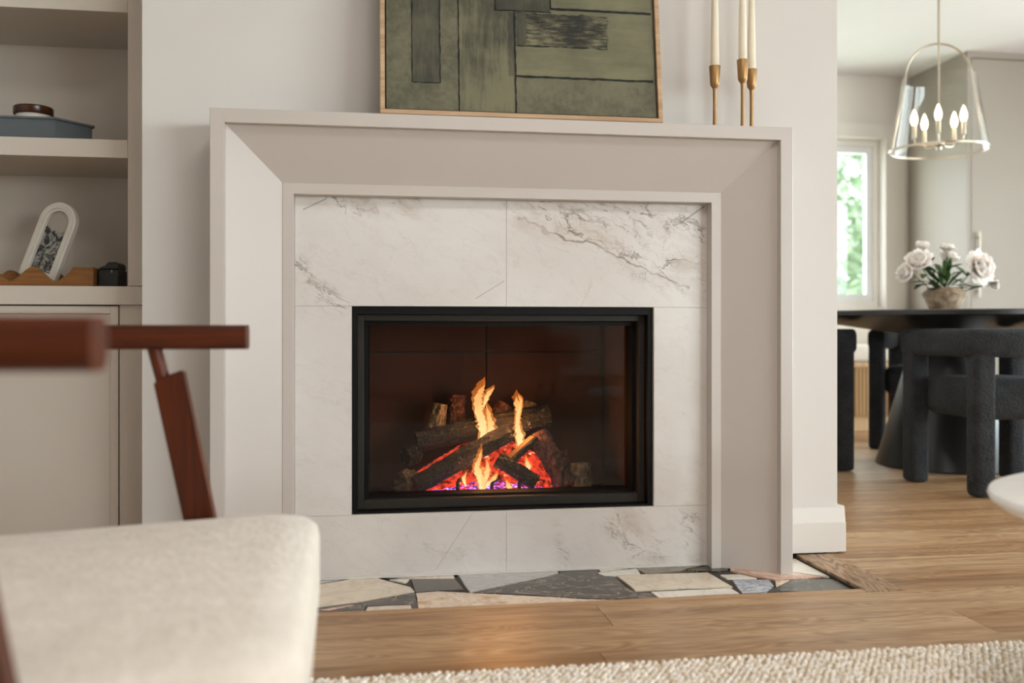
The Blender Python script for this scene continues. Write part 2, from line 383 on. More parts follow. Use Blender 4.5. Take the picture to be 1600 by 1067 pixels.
class MB:
    def __init__(s): s.bm = bmesh.new(); s.sm = False
    def box(s, x0, x1, y0, y1, z0, z1, bev=0.0, seg=2):
        t = bmesh.new(); bmesh.ops.create_cube(t, size=1.0)
        for v in t.verts:
            v.co = Vector(((x0+x1)/2+v.co.x*(x1-x0), (y0+y1)/2+v.co.y*(y1-y0), (z0+z1)/2+v.co.z*(z1-z0)))
        if bev > 0: bmesh.ops.bevel(t, geom=list(t.edges), offset=bev, segments=seg, profile=0.5, affect='EDGES')
        s.add(t); return s
    def add(s, t, mtx=None):
        me = bpy.data.meshes.new('tmp'); t.to_mesh(me); t.free()
        if mtx is not None: me.transform(mtx)
        s.bm.from_mesh(me); bpy.data.meshes.remove(me); return s
    def prism(s, poly, d0, d1, axis='z', bev=0.0, seg=1):
        """poly of 2D points extruded along axis between d0 and d1"""
        t = bmesh.new()
        def mk(a, b, d): return {'z': (a, b, d), 'y': (a, d, b), 'x': (d, a, b)}[axis]
        lo = [t.verts.new(mk(a, b, d0)) for a, b in poly]; hi = [t.verts.new(mk(a, b, d1)) for a, b in poly]
        n = len(poly)
        f1 = t.faces.new(lo); f2 = t.faces.new(hi)
        for i in range(n): t.faces.new((lo[i], lo[(i+1) % n], hi[(i+1) % n], hi[i]))
        bmesh.ops.recalc_face_normals(t, faces=t.faces)
        if bev > 0: bmesh.ops.bevel(t, geom=[e for e in t.edges], offset=bev, segments=seg, affect='EDGES')
        s.add(t); return s
    def lathe(s, prof, c=(0, 0, 0), n=32, closed=False):
        t = bmesh.new(); rings = []
        for r, z in prof:
            if r < 1e-6: rings.append([t.verts.new((c[0], c[1], c[2]+z))])
            else: rings.append([t.verts.new((c[0]+r*math.cos(2*PI*k/n), c[1]+r*math.sin(2*PI*k/n), c[2]+z)) for k in range(n)])
        prs = list(zip(rings, rings[1:]))
        if closed: prs.append((rings[-1], rings[0]))
        for a, b in prs:
            for k in range(n):
                q = [a[k % len(a)], a[(k+1) % len(a)], b[(k+1) % len(b)], b[k % len(b)]]
                u = []
                for v in q:
                    if v not in u: u.append(v)
                if len(u) > 2: t.faces.new(u)
        bmesh.ops.recalc_face_normals(t, faces=t.faces)
        s.add(t); s.sm = True; return s
    def sweep(s, path, section, up=(0, 0, 1), closed=False):
        """section (a,b) points: a along side, b along up; swept along path"""
        t = bmesh.new(); rings = []; up = Vector(up); P_ = [Vector(p) for p in path]; n = len(P_)
        for i, p in enumerate(P_):
            if closed: d = P_[(i+1) % n]-P_[i-1]
            else: d = P_[min(i+1, n-1)]-P_[max(i-1, 0)]
            d.normalize(); sd = d.cross(up)
            if sd.length < 1e-4: sd = d.cross(Vector((1, 0, 0)))
            sd.normalize(); u2 = sd.cross(d)
            sec = section(i/(n-1)) if callable(section) else section
            rings.append([t.verts.new(p+sd*a+u2*b) for a, b in sec])
        m_ = len(rings[0])
        prs = list(zip(rings, rings[1:]))
        if closed: prs.append((rings[-1], rings[0]))
        for a, b in prs:
            for k in range(m_): t.faces.new((a[k], a[(k+1) % m_], b[(k+1) % m_], b[k]))
        if not closed: t.faces.new(rings[0]); t.faces.new(rings[-1])
        bmesh.ops.recalc_face_normals(t, faces=t.faces)
        s.add(t); s.sm = True; return s
    def tube(s, path, r, n=10, closed=False):
        f = (lambda q: [(r(q)*math.cos(2*PI*k/n), r(q)*math.sin(2*PI*k/n)) for k in range(n)]) if callable(r) else [(r*math.cos(2*PI*k/n), r*math.sin(2*PI*k/n)) for k in range(n)]
        return s.sweep(path, f, closed=closed)
    def ball(s, c, r, sub=2, sc=(1, 1, 1), jit=0.0):
        t = bmesh.new(); bmesh.ops.create_icosphere(t, subdivisions=sub, radius=1.0)
        for v in t.verts:
            k = 1+random.uniform(-jit, jit); v.co = Vector((c[0]+v.co.x*r*sc[0]*k, c[1]+v.co.y*r*sc[1]*k, c[2]+v.co.z*r*sc[2]*k))
        s.add(t); s.sm = True; return s
    def build(s, name, mat, parent=None, smooth=None, local=False):
        me = bpy.data.meshes.new(name); s.bm.to_mesh(me); s.bm.free()
        me.materials.append(MATS[mat])
        o = bpy.data.objects.new(name, me); C.objects.link(o)
        if parent is not None:
            o.parent = parent
            if not local: o.matrix_parent_inverse = Matrix.Translation(-Vector(parent.location))
        if s.sm if smooth is None else smooth:
            me.polygons.foreach_set('use_smooth', [True]*len(me.polygons))
            try: me.set_sharp_from_angle(angle=math.radians(38))
            except Exception: pass
        return o
def rrect(w, h, r, n=4):
    pts = []
    for cx, cy, a0 in ((w/2-r, h/2-r, 0), (-w/2+r, h/2-r, 90), (-w/2+r, -h/2+r, 180), (w/2-r, -h/2+r, 270)):
        for k in range(n+1):
            a = math.radians(a0+90*k/n); pts.append((cx+r*math.cos(a), cy+r*math.sin(a)))
    return pts
def copy_tree(o, parent=None):
    c = o.copy(); C.objects.link(c); c.parent = parent
    for ch in list(o.children): copy_tree(ch, c)
    return c
def struct(name, mb, mat, parent=None):
    o = mb.build(name, mat, parent)
    if parent is None: tag(o, kind='structure')
    return o

# ------------------------------------------------------------------ room shell
XL, XR, YB, YD, ZC = -2.3, 10.0, -8.5, 6.71, 2.58
floor = struct('floor', MB().box(XL, XR, YB, YD, -0.12, -0.03).box(XL, XR, YB, 2.121-22*0.172, -0.03, 0.0).box(5.2, XR, 2.121-22*0.172, YD, -0.03, 0.0), 'oak_plank')
struct('ceiling', MB().box(XL, XR, YB, YD, ZC, ZC+0.1), 'ceiling_paint')
# chimney breast with the hole for the fire
b = MB()
b.box(-0.592, -0.05, 2.725, 3.42, 0, ZC).box(0.845, 1.42, 2.725, 3.42, 0, ZC)
b.box(-0.05, 0.845, 2.725, 3.42, 0, 0.135).box(-0.05, 0.845, 2.725, 3.42, 0.765, ZC)
struct('wall_front', b, 'wall_paint')
struct('wall_niche', MB().box(XL, -0.592, 3.36, 3.42, 0, ZC), 'wall_paint')
struct('wall_left', MB().box(XL-0.1, XL, YB, 3.42, 0, ZC), 'wall_paint')
struct('wall_dining_left', MB().box(1.30, 1.42, 3.42, YD, 0, ZC), 'dining_paint')
def wall_with_hole(name, axis, at0, at1, a0, a1, h0, h1, z0, z1, mat):
    m = MB()
    def bx(p0, p1, q0, q1):
        if axis == 'x': m.box(at0, at1, p0, p1, q0, q1)
        else: m.box(p0, p1, at0, at1, q0, q1)
    bx(a0, h0, 0, ZC); bx(h1, a1, 0, ZC); bx(h0, h1, 0, z0); bx(h0, h1, z1, ZC)
    return struct(name, m, mat)
wall_with_hole('wall_right', 'x', XR, XR+0.12, YB, 1.62, -8.1, -3.1, 0.80, 2.50, 'wall_paint')
struct('wall_living_right', MB().box(5.6, XR, 1.5, 1.62, 0, ZC), 'wall_paint')
wall_with_hole('wall_dining_right', 'x', 5.6, 5.72, 1.62, YD, 2.3, 4.9, 0.10, 2.2, 'wall_paint')
wall_with_hole('wall_back', 'y', YB-0.12, YB, XL, XR, 5.6, 9.6, 0.80, 2.50, 'wall_paint')
wall_with_hole('wall_far', 'y', YD, YD+0.14, 1.30, XR, 1.95, 3.873, 0.85, 2.115, 'dining_paint')

# dining window (sash, jamb, casing, pane)
wn = struct('window_1', MB().box(1.95, 3.873, YD+0.001, YD+0.139, 0.82, 0.851), 'trim_white')
def framebox(x0, x1, z0, z1, wd, y0, y1, name, mat, par):
    m = MB().box(x0, x0+wd, y0, y1, z0, z1).box(x1-wd, x1, y0, y1, z0, z1).box(x0+wd, x1-wd, y0, y1, z1-wd, z1).box(x0+wd, x1-wd, y0, y1, z0, z0+wd)
    return m.build(name, mat, par)
framebox(1.951, 3.872, 0.852, 2.114, 0.045, YD+0.07, YD+0.138, 'window_frame', 'trim_white', wn)
framebox(2.87, 3.826, 0.898, 2.068, 0.05, YD+0.085, YD+0.125, 'sash', 'window_frame', wn)
framebox(1.997, 2.87, 0.898, 2.068, 0.05, YD+0.085, YD+0.125, 'sash', 'window_frame', wn)
MB().box(2.92, 3.776, YD+0.102, YD+0.106, 0.948, 2.018).build('pane', 'window_glass', wn)
MB().box(2.047, 2.82, YD+0.102, YD+0.106, 0.948, 2.018).build('pane', 'window_glass', wn)
m = MB().box(3.873, 4.035, YD-0.022, YD-0.0005, 0.80, 2.225, 0.003).box(1.79, 1.95, YD-0.022, YD-0.0005, 0.80, 2.225, 0.003).box(1.95, 3.873, YD-0.022, YD-0.0005, 2.115, 2.225, 0.003)
struct('trim_1', m, 'dining_paint')
# windows of the living room behind and beside the viewer; patio door added for light
for nm, ax, a0, a1, z0, z1, at in (('fill_door_1', 'x', 2.3, 4.9, 0.10, 2.2, 5.6), ('window_2', 'x', -8.1, -3.1, 0.80, 2.50, XR), ('window_3', 'y', 5.6, 9.6, 0.80, 2.50, YB-0.12)):
    m = MB(); g = []
    k = 3; wd = 0.06
    def bx(m, p0, p1, q0, q1, t0, t1):
        if ax == 'x': m.box(at+t0, at+t1, p0, p1, q0, q1)
        else: m.box(p0, p1, at+t0, at+t1, q0, q1)
    bx(m, a0, a1, z0, z0+wd, 0.03, 0.09); bx(m, a0, a1, z1-wd, z1, 0.03, 0.09)
    for i in range(k+1):
        c = a0+(a1-a0)*i/k; lo = max(a0, c-wd/2); hi = min(a1, c+wd/2)
        bx(m, lo, hi, z0+wd, z1-wd, 0.03, 0.09)
    wo = struct(nm, m, 'trim_white')
    for i in range(k):
        m2 = MB(); bx(m2, a0+(a1-a0)*i/k+wd/2, a0+(a1-a0)*(i+1)/k-wd/2, z0+wd, z1-wd, 0.058, 0.062); m2.build('pane', 'window_glass', wo)

# baseboards
def baseboard(name, x0, x1):
    prof = [(2.725, 0.006), (2.705, 0.006), (2.705, 0.092), (2.7085, 0.095), (2.714, 0.138), (2.719, 0.142), (2.725, 0.142)]
    return struct(name, MB().prism(prof, x0, x1, 'x'), 'trim_white')
baseboard('baseboard_right', 1.1845, 1.438)
baseboard('baseboard_left', -0.592, -0.386)
struct('baseboard_dining', MB().box(1.42, 1.436, 2.725, 6.69, 0.006, 0.142, 0.003), 'trim_white')
struct('baseboard_back', MB().box(XL, XR, YB, YB+0.018, 0.006, 0.142, 0.003), 'trim_white')

# ------------------------------------------------------------------ plank floor
unit = bmesh.new(); bmesh.ops.create_cube(unit, size=1.0)
for v in unit.verts: v.co += Vector((0.5, 0.5, -0.5))
pm = bpy.data.meshes.new('plank'); unit.to_mesh(pm); unit.free(); pm.materials.append(MATS['oak_plank'])
W = 0.172
def plank(x0, x1, y0, y1):
    o = bpy.data.objects.new('plank', pm); C.objects.link(o); o.parent = floor
    g = 0.0007
    o.location = (x0+g, y0+g, 0.0-random.uniform(0, 0.0006)); o.scale = (x1-x0-2*g, y1-y0-2*g, 0.029)
fixed = {0: 0.562, -1: 1.398}
for k in range(-22, 26):
    y0 = 2.121+k*W; y1 = min(y0+W, YD)
    spans = [(XL, 5.2)]
    if y0 > 2.28 and y0 < 2.70: spans = [(XL, -0.586), (1.385, 5.2)]
    elif y0 >= 2.70: spans = [(1.42, 5.2)] if y0 > 3.3 else [(XL, -0.592), (1.42, 5.2)]
    for a, bb in spans:
        anchor = fixed.get(k, a+random.uniform(0.3, 1.6))
        cuts = [anchor]
        while cuts[-1]+0.9 < bb: cuts.append(cuts[-1]+random.uniform(1.35, 2.0))
        while cuts[0]-0.9 > a: cuts.insert(0, cuts[0]-random.uniform(1.35, 2.0))
        cuts = [c for c in cuts if a+0.15 < c < bb-0.15]
        for p0, p1 in zip([a]+cuts, cuts+[bb]): plank(p0, p1, y0, y1)
struct('trim_2', MB().box(-0.478, 1.277, 2.294, 2.322, -0.03, 0.0015, 0.001), 'strip_oak')
MB().box(1.279, 1.384, 2.2935, 2.704, -0.03, 0.002, 0.0008).build('border_plank', 'oak_border', floor)
MB().box(-0.585, -0.48, 2.2935, 2.704, -0.03, 0.002, 0.0008).build('border_plank', 'oak_border', floor)

# ------------------------------------------------------------------ hearth of broken marble
hearth = thing('hearth', (0.4, 2.5, -0.03), 'hearth of crazy-paved broken marble pieces set in the oak floor', 'hearth')
MB().box(-0.478, 1.2725, 2.3225, 2.70, -0.0299, -0.0125).build('grout_bed', 'grout', hearth)
MB().box(1.2728, 1.2786, 2.3225, 2.70, -0.0299, -0.005).build('gap_shade_strip', 'black_matte', hearth)  # black strip standing in for the shade in the gap beside the plank
STONES = [
    ('stone_cream', [(-0.187, 2.551), (-0.122, 2.614), (0.008, 2.679), (0.031, 2.67), (0.072, 2.614), (0.123, 2.554), (0.132, 2.51), (0.086, 2.487), (0.029, 2.456), (-0.005, 2.438), (-0.11, 2.405), (-0.174, 2.386)]),
    ('stone_pale', [(0.05, 2.679), (0.247, 2.686), (0.248, 2.633), (0.176, 2.635), (0.129, 2.648)]),
    ('stone_white', [(0.071, 2.642), (0.125, 2.637), (0.118, 2.611), (0.109, 2.607)]),
    ('stone_brown', [(0.13, 2.633), (0.247, 2.622), (0.26, 2.51), (0.203, 2.509), (0.135, 2.503)]),
    ('stone_grey', [(0.258, 2.681), (0.54, 2.678), (0.542, 2.641), (0.496, 2.606), (0.407, 2.557), (0.275, 2.484)]),
    ('stone_black', [(0.286, 2.479), (0.41, 2.549), (0.5, 2.599), (0.546, 2.634), (0.55, 2.695), (0.655, 2.69), (0.657, 2.642), (0.639, 2.604), (0.688, 2.576), (0.687, 2.466), (0.697, 2.422), (0.733, 2.408), (0.736, 2.351), (0.639, 2.36), (0.555, 2.379), (0.473, 2.413)]),
    ('stone_orange', [(0.134, 2.493), (0.194, 2.502), (0.267, 2.475), (0.472, 2.405), (0.553, 2.371), (0.637, 2.352), (0.46, 2.346), (0.134, 2.342)]),
    ('stone_black', [(-0.174, 2.377), (-0.11, 2.399), (-0.005, 2.431), (0.126, 2.496), (0.132, 2.485), (0.131, 2.341), (0.119, 2.34), (0.118, 2.391), (0.007, 2.393), (-0.001, 2.334), (-0.171, 2.334)]),
    ('stone_pale', [(0.011, 2.387), (0.116, 2.385), (0.117, 2.342), (0.003, 2.335)]),
    ('stone_white', [(0.649, 2.625), (0.772, 2.653), (0.765, 2.597), (0.661, 2.585)]),
    ('stone_white', [(0.659, 2.681), (0.751, 2.686), (0.751, 2.667), (0.663, 2.646)]),
    ('stone_olive', [(0.763, 2.673), (0.906, 2.689), (0.981, 2.667), (0.915, 2.634), (0.878, 2.605), (0.78, 2.59)]),
    ('stone_cream', [(0.695, 2.575), (0.74, 2.588), (0.956, 2.58), (0.968, 2.427), (0.841, 2.438), (0.703, 2.432)]),
    ('stone_white', [(0.74, 2.411), (0.957, 2.413), (0.96, 2.361), (0.743, 2.352)]),
    ('stone_black', [(0.912, 2.618), (0.982, 2.65), (1.039, 2.636), (1.019, 2.591), (0.988, 2.586), (0.943, 2.598)]),
    ('stone_pink', [(1.042, 2.63), (1.161, 2.569), (1.191, 2.546), (1.248, 2.489), (1.166, 2.477), (1.111, 2.481), (1.064, 2.533), (1.028, 2.592)]),
    ('stone_white', [(0.982, 2.551), (1.037, 2.547), (1.067, 2.5), (0.986, 2.51)]),
    ('stone_blue', [(0.993, 2.487), (1.092, 2.477), (1.079, 2.419), (1.029, 2.36), (0.969, 2.356)]),
    ('stone_green', [(1.043, 2.364), (1.156, 2.472), (1.271, 2.459), (1.271, 2.345)]),
    ('stone_white', [(1.190, 2.688), (1.271, 2.694), (1.271, 2.484), (1.256, 2.496), (1.192, 2.555)]),
    ('stone_orange', [(1.107, 2.47), (1.147, 2.466), (1.085, 2.414)]),
    ('stone_pink', [(-0.105, 2.376), (-0.03, 2.408), (-0.022, 2.402), (-0.085, 2.368)]),
    ('stone_grey', [(-0.30, 2.69), (-0.02, 2.685), (-0.13, 2.625), (-0.20, 2.565), (-0.29, 2.60)]),
    ('stone_white', [(-0.47, 2.69), (-0.31, 2.69), (-0.30, 2.59), (-0.38, 2.52), (-0.47, 2.55)]),
    ('stone_pink', [(-0.47, 2.54), (-0.37, 2.51), (-0.30, 2.58), (-0.20, 2.55), (-0.185, 2.39), (-0.32, 2.42), (-0.47, 2.40)]),
    ('stone_black', [(-0.47, 2.39), (-0.32, 2.41), (-0.185, 2.375), (-0.18, 2.33), (-0.47, 2.33)]),
]
for mt, poly in STONES:
    if mt in ('stone_pink',) and len(poly) == 4 and poly[0][0] == -0.105: zt = -0.0072
    else: zt = -0.008+random.uniform(-0.0004, 0.0004)
    n = len(poly); sub = []
    rr = random.Random(int(poly[0][0]*1000)+len(poly))
    for i in range(n):
        a = Vector(poly[i]); c = Vector(poly[(i+1) % n]); L = (c-a).length; k = max(1, int(L/0.045))
        nrm = Vector((-(c-a).y, (c-a).x))/max(L, 1e-6)
        for j in range(k):
            q = a+(c-a)*(j/k)
            if j: q = q+nrm*rr.uniform(-0.0022, 0.0022)
            sub.append((q.x, q.y))
    MB().prism(sub, -0.0124, zt).build('stone', mt, hearth)

# ------------------------------------------------------------------ marble facing
facing = thing('marble_facing', (0.4, 2.69, -0.008), 'white veined marble tile facing around the black fireplace', 'tile facing')
G = 0.0004
def tile(x0, x1, z0, z1): MB().box(x0+G, x1-G, 2.662, 2.6645, z0+G, z1-G, 0.0005, 1).build('tile', 'marble', facing)
tile(-0.184, 0.3965, 0.738, 1.0365); tile(0.3965, 0.9845, 0.738, 1.0365)
tile(-0.184, -0.031, 0.166, 0.738); tile(0.825, 0.9845, 0.166, 0.738)
tile(-0.184, 0.3965, -0.0075, 0.166); tile(0.3965, 0.9845, -0.0075, 0.166)
m = MB().box(-0.184, 0.9845, 2.6646, 2.7245, 0.738, 1.0365).box(-0.184, 0.9845, 2.6646, 2.7245, -0.0075, 0.166).box(-0.184, -0.031, 2.6646, 2.7245, 0.166, 0.738).box(0.825, 0.9845, 2.6646, 2.7245, 0.166, 0.738)
m.build('backing', 'joint_white', facing)
m = MB().box(-0.183, 0.984, 2.657, 2.6618, -0.0075, -0.002)
m.build('caulk_line', 'joint_white', facing)

# ------------------------------------------------------------------ mantel surround
mantel = thing('fireplace_mantel', (0.4, 2.62, -0.008), 'greige painted fireplace mantel with wide sloped borders inside a square outer edge', 'mantel')
MX0, MX1, MT, MBOT = -0.385, 1.184, 1.237, -0.0078
def u_frame(sections, name, sides='ltr', closed=True):
    """3-sided frame; sections = list of (inset, y) closed profile; mitred at the top corners"""
    t = bmesh.new(); rings = []
    def ring(f): return [t.verts.new(f(u, y)) for u, y in sections]
    corners = [lambda u, y: (MX0+u, y, MBOT), lambda u, y: (MX0+u, y, MT-u), lambda u, y: (MX1-u, y, MT-u), lambda u, y: (MX1-u, y, MBOT)]
    idx = {'ltr': (0, 1, 2, 3), 'l': (0, 1), 't': (1, 2), 'r': (2, 3)}[sides]
    rings = [ring(corners[i]) for i in idx]; k = len(sections)
    for a, c in zip(rings, rings[1:]):
        for i in range(k): t.faces.new((a[i], a[(i+1) % k], c[(i+1) % k], c[i]))
    t.faces.new(rings[0]); t.faces.new(rings[-1])
    bmesh.ops.recalc_face_normals(t, faces=t.faces)
    m = MB(); m.add(t); return m.build(name, 'mantel_paint', mantel)
u_frame([(0, 2.7248), (0, 2.5262), (0.0012, 2.525), (0.0348, 2.525), (0.036, 2.5262), (0.036, 2.7248)], 'outer_frame')
for sd in 'ltr': u_frame([(0.0361, 2.547), (0.1719, 2.624), (0.1719, 2.655), (0.0361, 2.655)], 'bevel_panel', sd)
u_frame([(0.172, 2.7248), (0.172, 2.6232), (0.1732, 2.622), (0.1998, 2.622), (0.201, 2.6232), (0.201, 2.7248)], 'inner_frame')

# ------------------------------------------------------------------ gas fireplace insert
fp = thing('gas_fireplace', (0.4, 2.95, 0.14), 'black framed gas fireplace insert burning behind glass', 'fireplace')
IX0, IX1, IZ0, IZ1 = -0.030, 0.824, 0.167, 0.737
def ring_frame(x0, x1, z0, z1, wd, y0, y1, name, mat, bev=0.0, wz=None):
    wz = wz or (wd, wd)
    m = MB().box(x0, x0+wd, y0, y1, z0, z1, bev).box(x1-wd, x1, y0, y1, z0, z1, bev).box(x0+wd, x1-wd, y0, y1, z1-wz[1], z1, bev).box(x0+wd, x1-wd, y0, y1, z0, z0+wz[0], bev)
    return m.build(name, mat, fp)
ring_frame(IX0+0.0005, IX1-0.0005, IZ0+0.0005, IZ1-0.0005, 0.013, 2.672, 2.80, 'outer_trim', 'black_metal', 0, (0.005, 0.02))
ring_frame(IX0+0.0136, IX1-0.0136, IZ0+0.0056, IZ1-0.0206, 0.0185, 2.705, 2.80, 'door_frame', 'frame_metal', 0.0015, (0.026, 0.0185))
ring_frame(IX0+0.0322, IX1-0.0322, IZ0+0.032, IZ1-0.0392, 0.0125, 2.735, 2.80, 'inner_frame', 'black_metal', 0, (0.006, 0.0125))
MB().box(IX0+0.0447, IX1-0.0447, 2.774, 2.778, IZ0+0.038, IZ1-0.0517).build('glass_pane', 'fire_glass', fp)
# firebox
FX0, FX1, FZ0, FZ1, FY = -0.028, 0.822, 0.150, 0.75, 3.20
m = MB().box(FX0-0.012, FX0, 2.801, FY, FZ0, FZ1).box(FX1, FX1+0.012, 2.801, FY, FZ0, FZ1).box(FX0, FX1, 2.801, FY, FZ1, FZ1+0.008).box(FX0, FX1, 2.801, FY, FZ0-0.01, FZ0).box(FX0-0.012, FX1+0.012, FY, FY+0.01, FZ0-0.01, FZ1+0.008)
m.build('firebox', 'black_matte', fp)
for x0, x1 in ((0.02, 0.404), (0.408, 0.80)):
    for z0, z1 in ((0.151, 0.598), (0.602, 0.748)):
        MB().box(x0, x1, FY-0.02, FY-0.0005, z0, z1, 0.001, 1).build('back_panel', 'panel_brown', fp)
MB().box(FX0+0.001, FX0+0.012, 2.83, FY-0.021, 0.151, 0.748).build('side_panel', 'panel_brown', fp)
MB().box(FX1-0.012, FX1-0.001, 2.83, FY-0.021, 0.151, 0.748).build('side_panel', 'panel_brown', fp)
# burner tray with lava pebbles
MB().box(0.02, 0.77, 2.845, 3.13, 0.1501, 0.166, 0.003).build('burner_tray', 'grate_iron', fp)
pb = MB(); rr = random.Random(3)
for i in range(420):
    t = bmesh.new(); bmesh.ops.create_icosphere(t, subdivisions=1, radius=rr.uniform(0.004, 0.008))
    pb.add(t, Matrix.Translation((rr.uniform(0.03, 0.76), 2.85+abs(rr.gauss(0, 0.09)) if rr.random() < 0.8 else rr.uniform(2.86, 3.1), 0.169)))
tag(pb.build('lava_pebbles', 'black_matte', fp), kind='stuff')
def mound(name, mat, x0, x1, y0, y1, hf, nx, ny):
    t = bmesh.new(); g = []
    for j in range(ny+1):
        row = []
        for i in range(nx+1):
            x = x0+(x1-x0)*i/nx; y = y0+(y1-y0)*j/ny
            row.append(t.verts.new((x, y, hf(x, y)+rr.uniform(-0.003, 0.003))))
        g.append(row)
    for j in range(ny):
        for i in range(nx): t.faces.new((g[j][i], g[j][i+1], g[j+1][i+1], g[j+1][i]))
    m = MB(); m.add(t); return tag(m.build(name, mat, fp, smooth=True), kind='stuff')
mound('gas_bed', 'gas_glow', 0.15, 0.60, 2.865, 2.975, lambda x, y: 0.170+0.45*(y-2.865)*max(0, 1-abs(x-0.39)/0.26), 60, 12)
def em(x, y):
    k = max(0.0, 1-abs(x-0.40)/0.30); d = max(0.0, min(1.0, (y-2.93)/0.10))
    return 0.168+0.185*k**0.8*d
mound('ember_bed', 'embers', 0.11, 0.68, 2.87, 3.05, em, 70, 24)
# grate bars
for x, h in ((0.280, 0.220), (0.384, 0.215), (0.468, 0.215), (0.602, 0.252)):
    MB().tube([(x, 2.872, 0.166), (x, 2.872, h-0.008), (x+0.004, 2.878, h), (x+0.03, 2.93, h+0.006)], 0.0062, 6).build('grate_bar', 'grate_iron', fp)
MB().box(0.10, 0.70, 2.862, 2.869, 0.1661, 0.173, 0.001).build('grate_rail', 'grate_iron', fp)

# flames: each a curved tongue
def flame(pts, y, seed):
    """pts: (x, z, half width); a soft orange tongue with a brighter core inside"""
    z0 = pts[0][1]; z1 = pts[-1][1]; h = z1-z0; P2 = []
    for (xa, za, wa), (xb, zb, wb) in zip(pts, pts[1:]):
        for k in range(6):
            t = k/6.0; s_ = t*t*(3-2*t); P2.append((xa+(xb-xa)*s_, za+(zb-za)*t, wa+(wb-wa)*s_))
    P2.append(pts[-1])
    fr_ = random.Random(seed); jit = [(fr_.uniform(-1, 1)*0.2, 1+fr_.uniform(-0.18, 0.18)) for _ in P2]
    for mat, ks in (('flame_soft', 1.0), ('flame', 0.62)):
        t = bmesh.new(); rings = []; n = 14; zs = 1.0 if ks == 1.0 else 0.9
        for (x, z, wd), (jx, jw) in zip(P2, jit):
            q = max(wd*jw*ks*1.28, 0.0004)
            rings.append([t.verts.new((x+jx*wd+q*math.cos(2*PI*k/n)-pts[0][0], q*0.6*math.sin(2*PI*k/n), (z-z0)/h*zs)) for k in range(n)])
        for a, c in zip(rings, rings[1:]):
            for k in range(n): t.faces.new((a[k], a[(k+1) % n], c[(k+1) % n], c[k]))
        t.faces.new(rings[0]); t.faces.new(rings[-1]); bmesh.ops.recalc_face_normals(t, faces=t.faces)
        m = MB(); m.add(t); o = m.build('flame' if ks == 1.0 else 'flame_core', mat, fp, smooth=True)
        o.location = (pts[0][0], y, z0); o.scale = (1, 1, h)
flame([(0.366, 0.29, 0.008), (0.372, 0.36, 0.015), (0.368, 0.40, 0.017), (0.357, 0.44, 0.017), (0.354, 0.475, 0.015), (0.364, 0.502, 0.011), (0.376, 0.526, 0.001)], 2.988, 1)
flame([(0.385, 0.29, 0.008), (0.396, 0.36, 0.015), (0.396, 0.39, 0.012), (0.388, 0.42, 0.007), (0.381, 0.455, 0.001)], 2.982, 2)
flame([(0.374, 0.43, 0.002), (0.381, 0.46, 0.008), (0.391, 0.483, 0.010), (0.401, 0.494, 0.005), (0.407, 0.500, 0.001)], 2.99, 3)
flame([(0.490, 0.28, 0.010), (0.488, 0.335, 0.014), (0.480, 0.375, 0.010), (0.480, 0.405, 0.008), (0.485, 0.435, 0.012), (0.477, 0.46, 0.011), (0.477, 0.485, 0.001)], 2.985, 4)
flame([(0.481, 0.40, 0.002), (0.489, 0.435, 0.007), (0.492, 0.458, 0.006), (0.484, 0.474, 0.001)], 2.99, 5)
flame([(0.348, 0.168, 0.002), (0.355, 0.195, 0.010), (0.353, 0.22, 0.013), (0.343, 0.25, 0.013), (0.339, 0.272, 0.010), (0.348, 0.30, 0.007), (0.353, 0.33, 0.001)], 2.880, 6)
flame([(0.355, 0.185, 0.002), (0.362, 0.22, 0.009), (0.369, 0.245, 0.010), (0.372, 0.268, 0.006), (0.370, 0.29, 0.001)], 2.878, 7)
flame([(0.358, 0.190, 0.002), (0.374, 0.212, 0.008), (0.391, 0.226, 0.009), (0.400, 0.248, 0.001)], 2.876, 8)
flame([(0.443, 0.168, 0.002), (0.440, 0.190, 0.009), (0.436, 0.206, 0.008), (0.428, 0.224, 0.001)], 2.878, 9)
flame([(0.502, 0.226, 0.003), (0.506, 0.25, 0.010), (0.500, 0.285, 0.001)], 2.94, 10)
flame([(0.262, 0.168, 0.002), (0.266, 0.182, 0.008), (0.260, 0.200, 0.001)], 2.876, 11)
flame([(0.305, 0.20, 0.002), (0.300, 0.225, 0.006), (0.308, 0.25, 0.001)], 2.885, 12)
for (x, y, z, e) in ((0.375, 2.93, 0.42, 1.5), (0.48, 2.96, 0.38, 1.0), (0.36, 2.91, 0.24, 0.25)):
    l = bpy.data.lights.new('fire_light', 'POINT'); l.energy = e; l.color = (1.0, 0.42, 0.13); l.shadow_soft_size = 0.02
    o = bpy.data.objects.new('fire_light', l); C.objects.link(o); o.parent = fp; o.matrix_parent_inverse = Matrix.Translation(-Vector(fp.location)); o.location = (x, y, z)

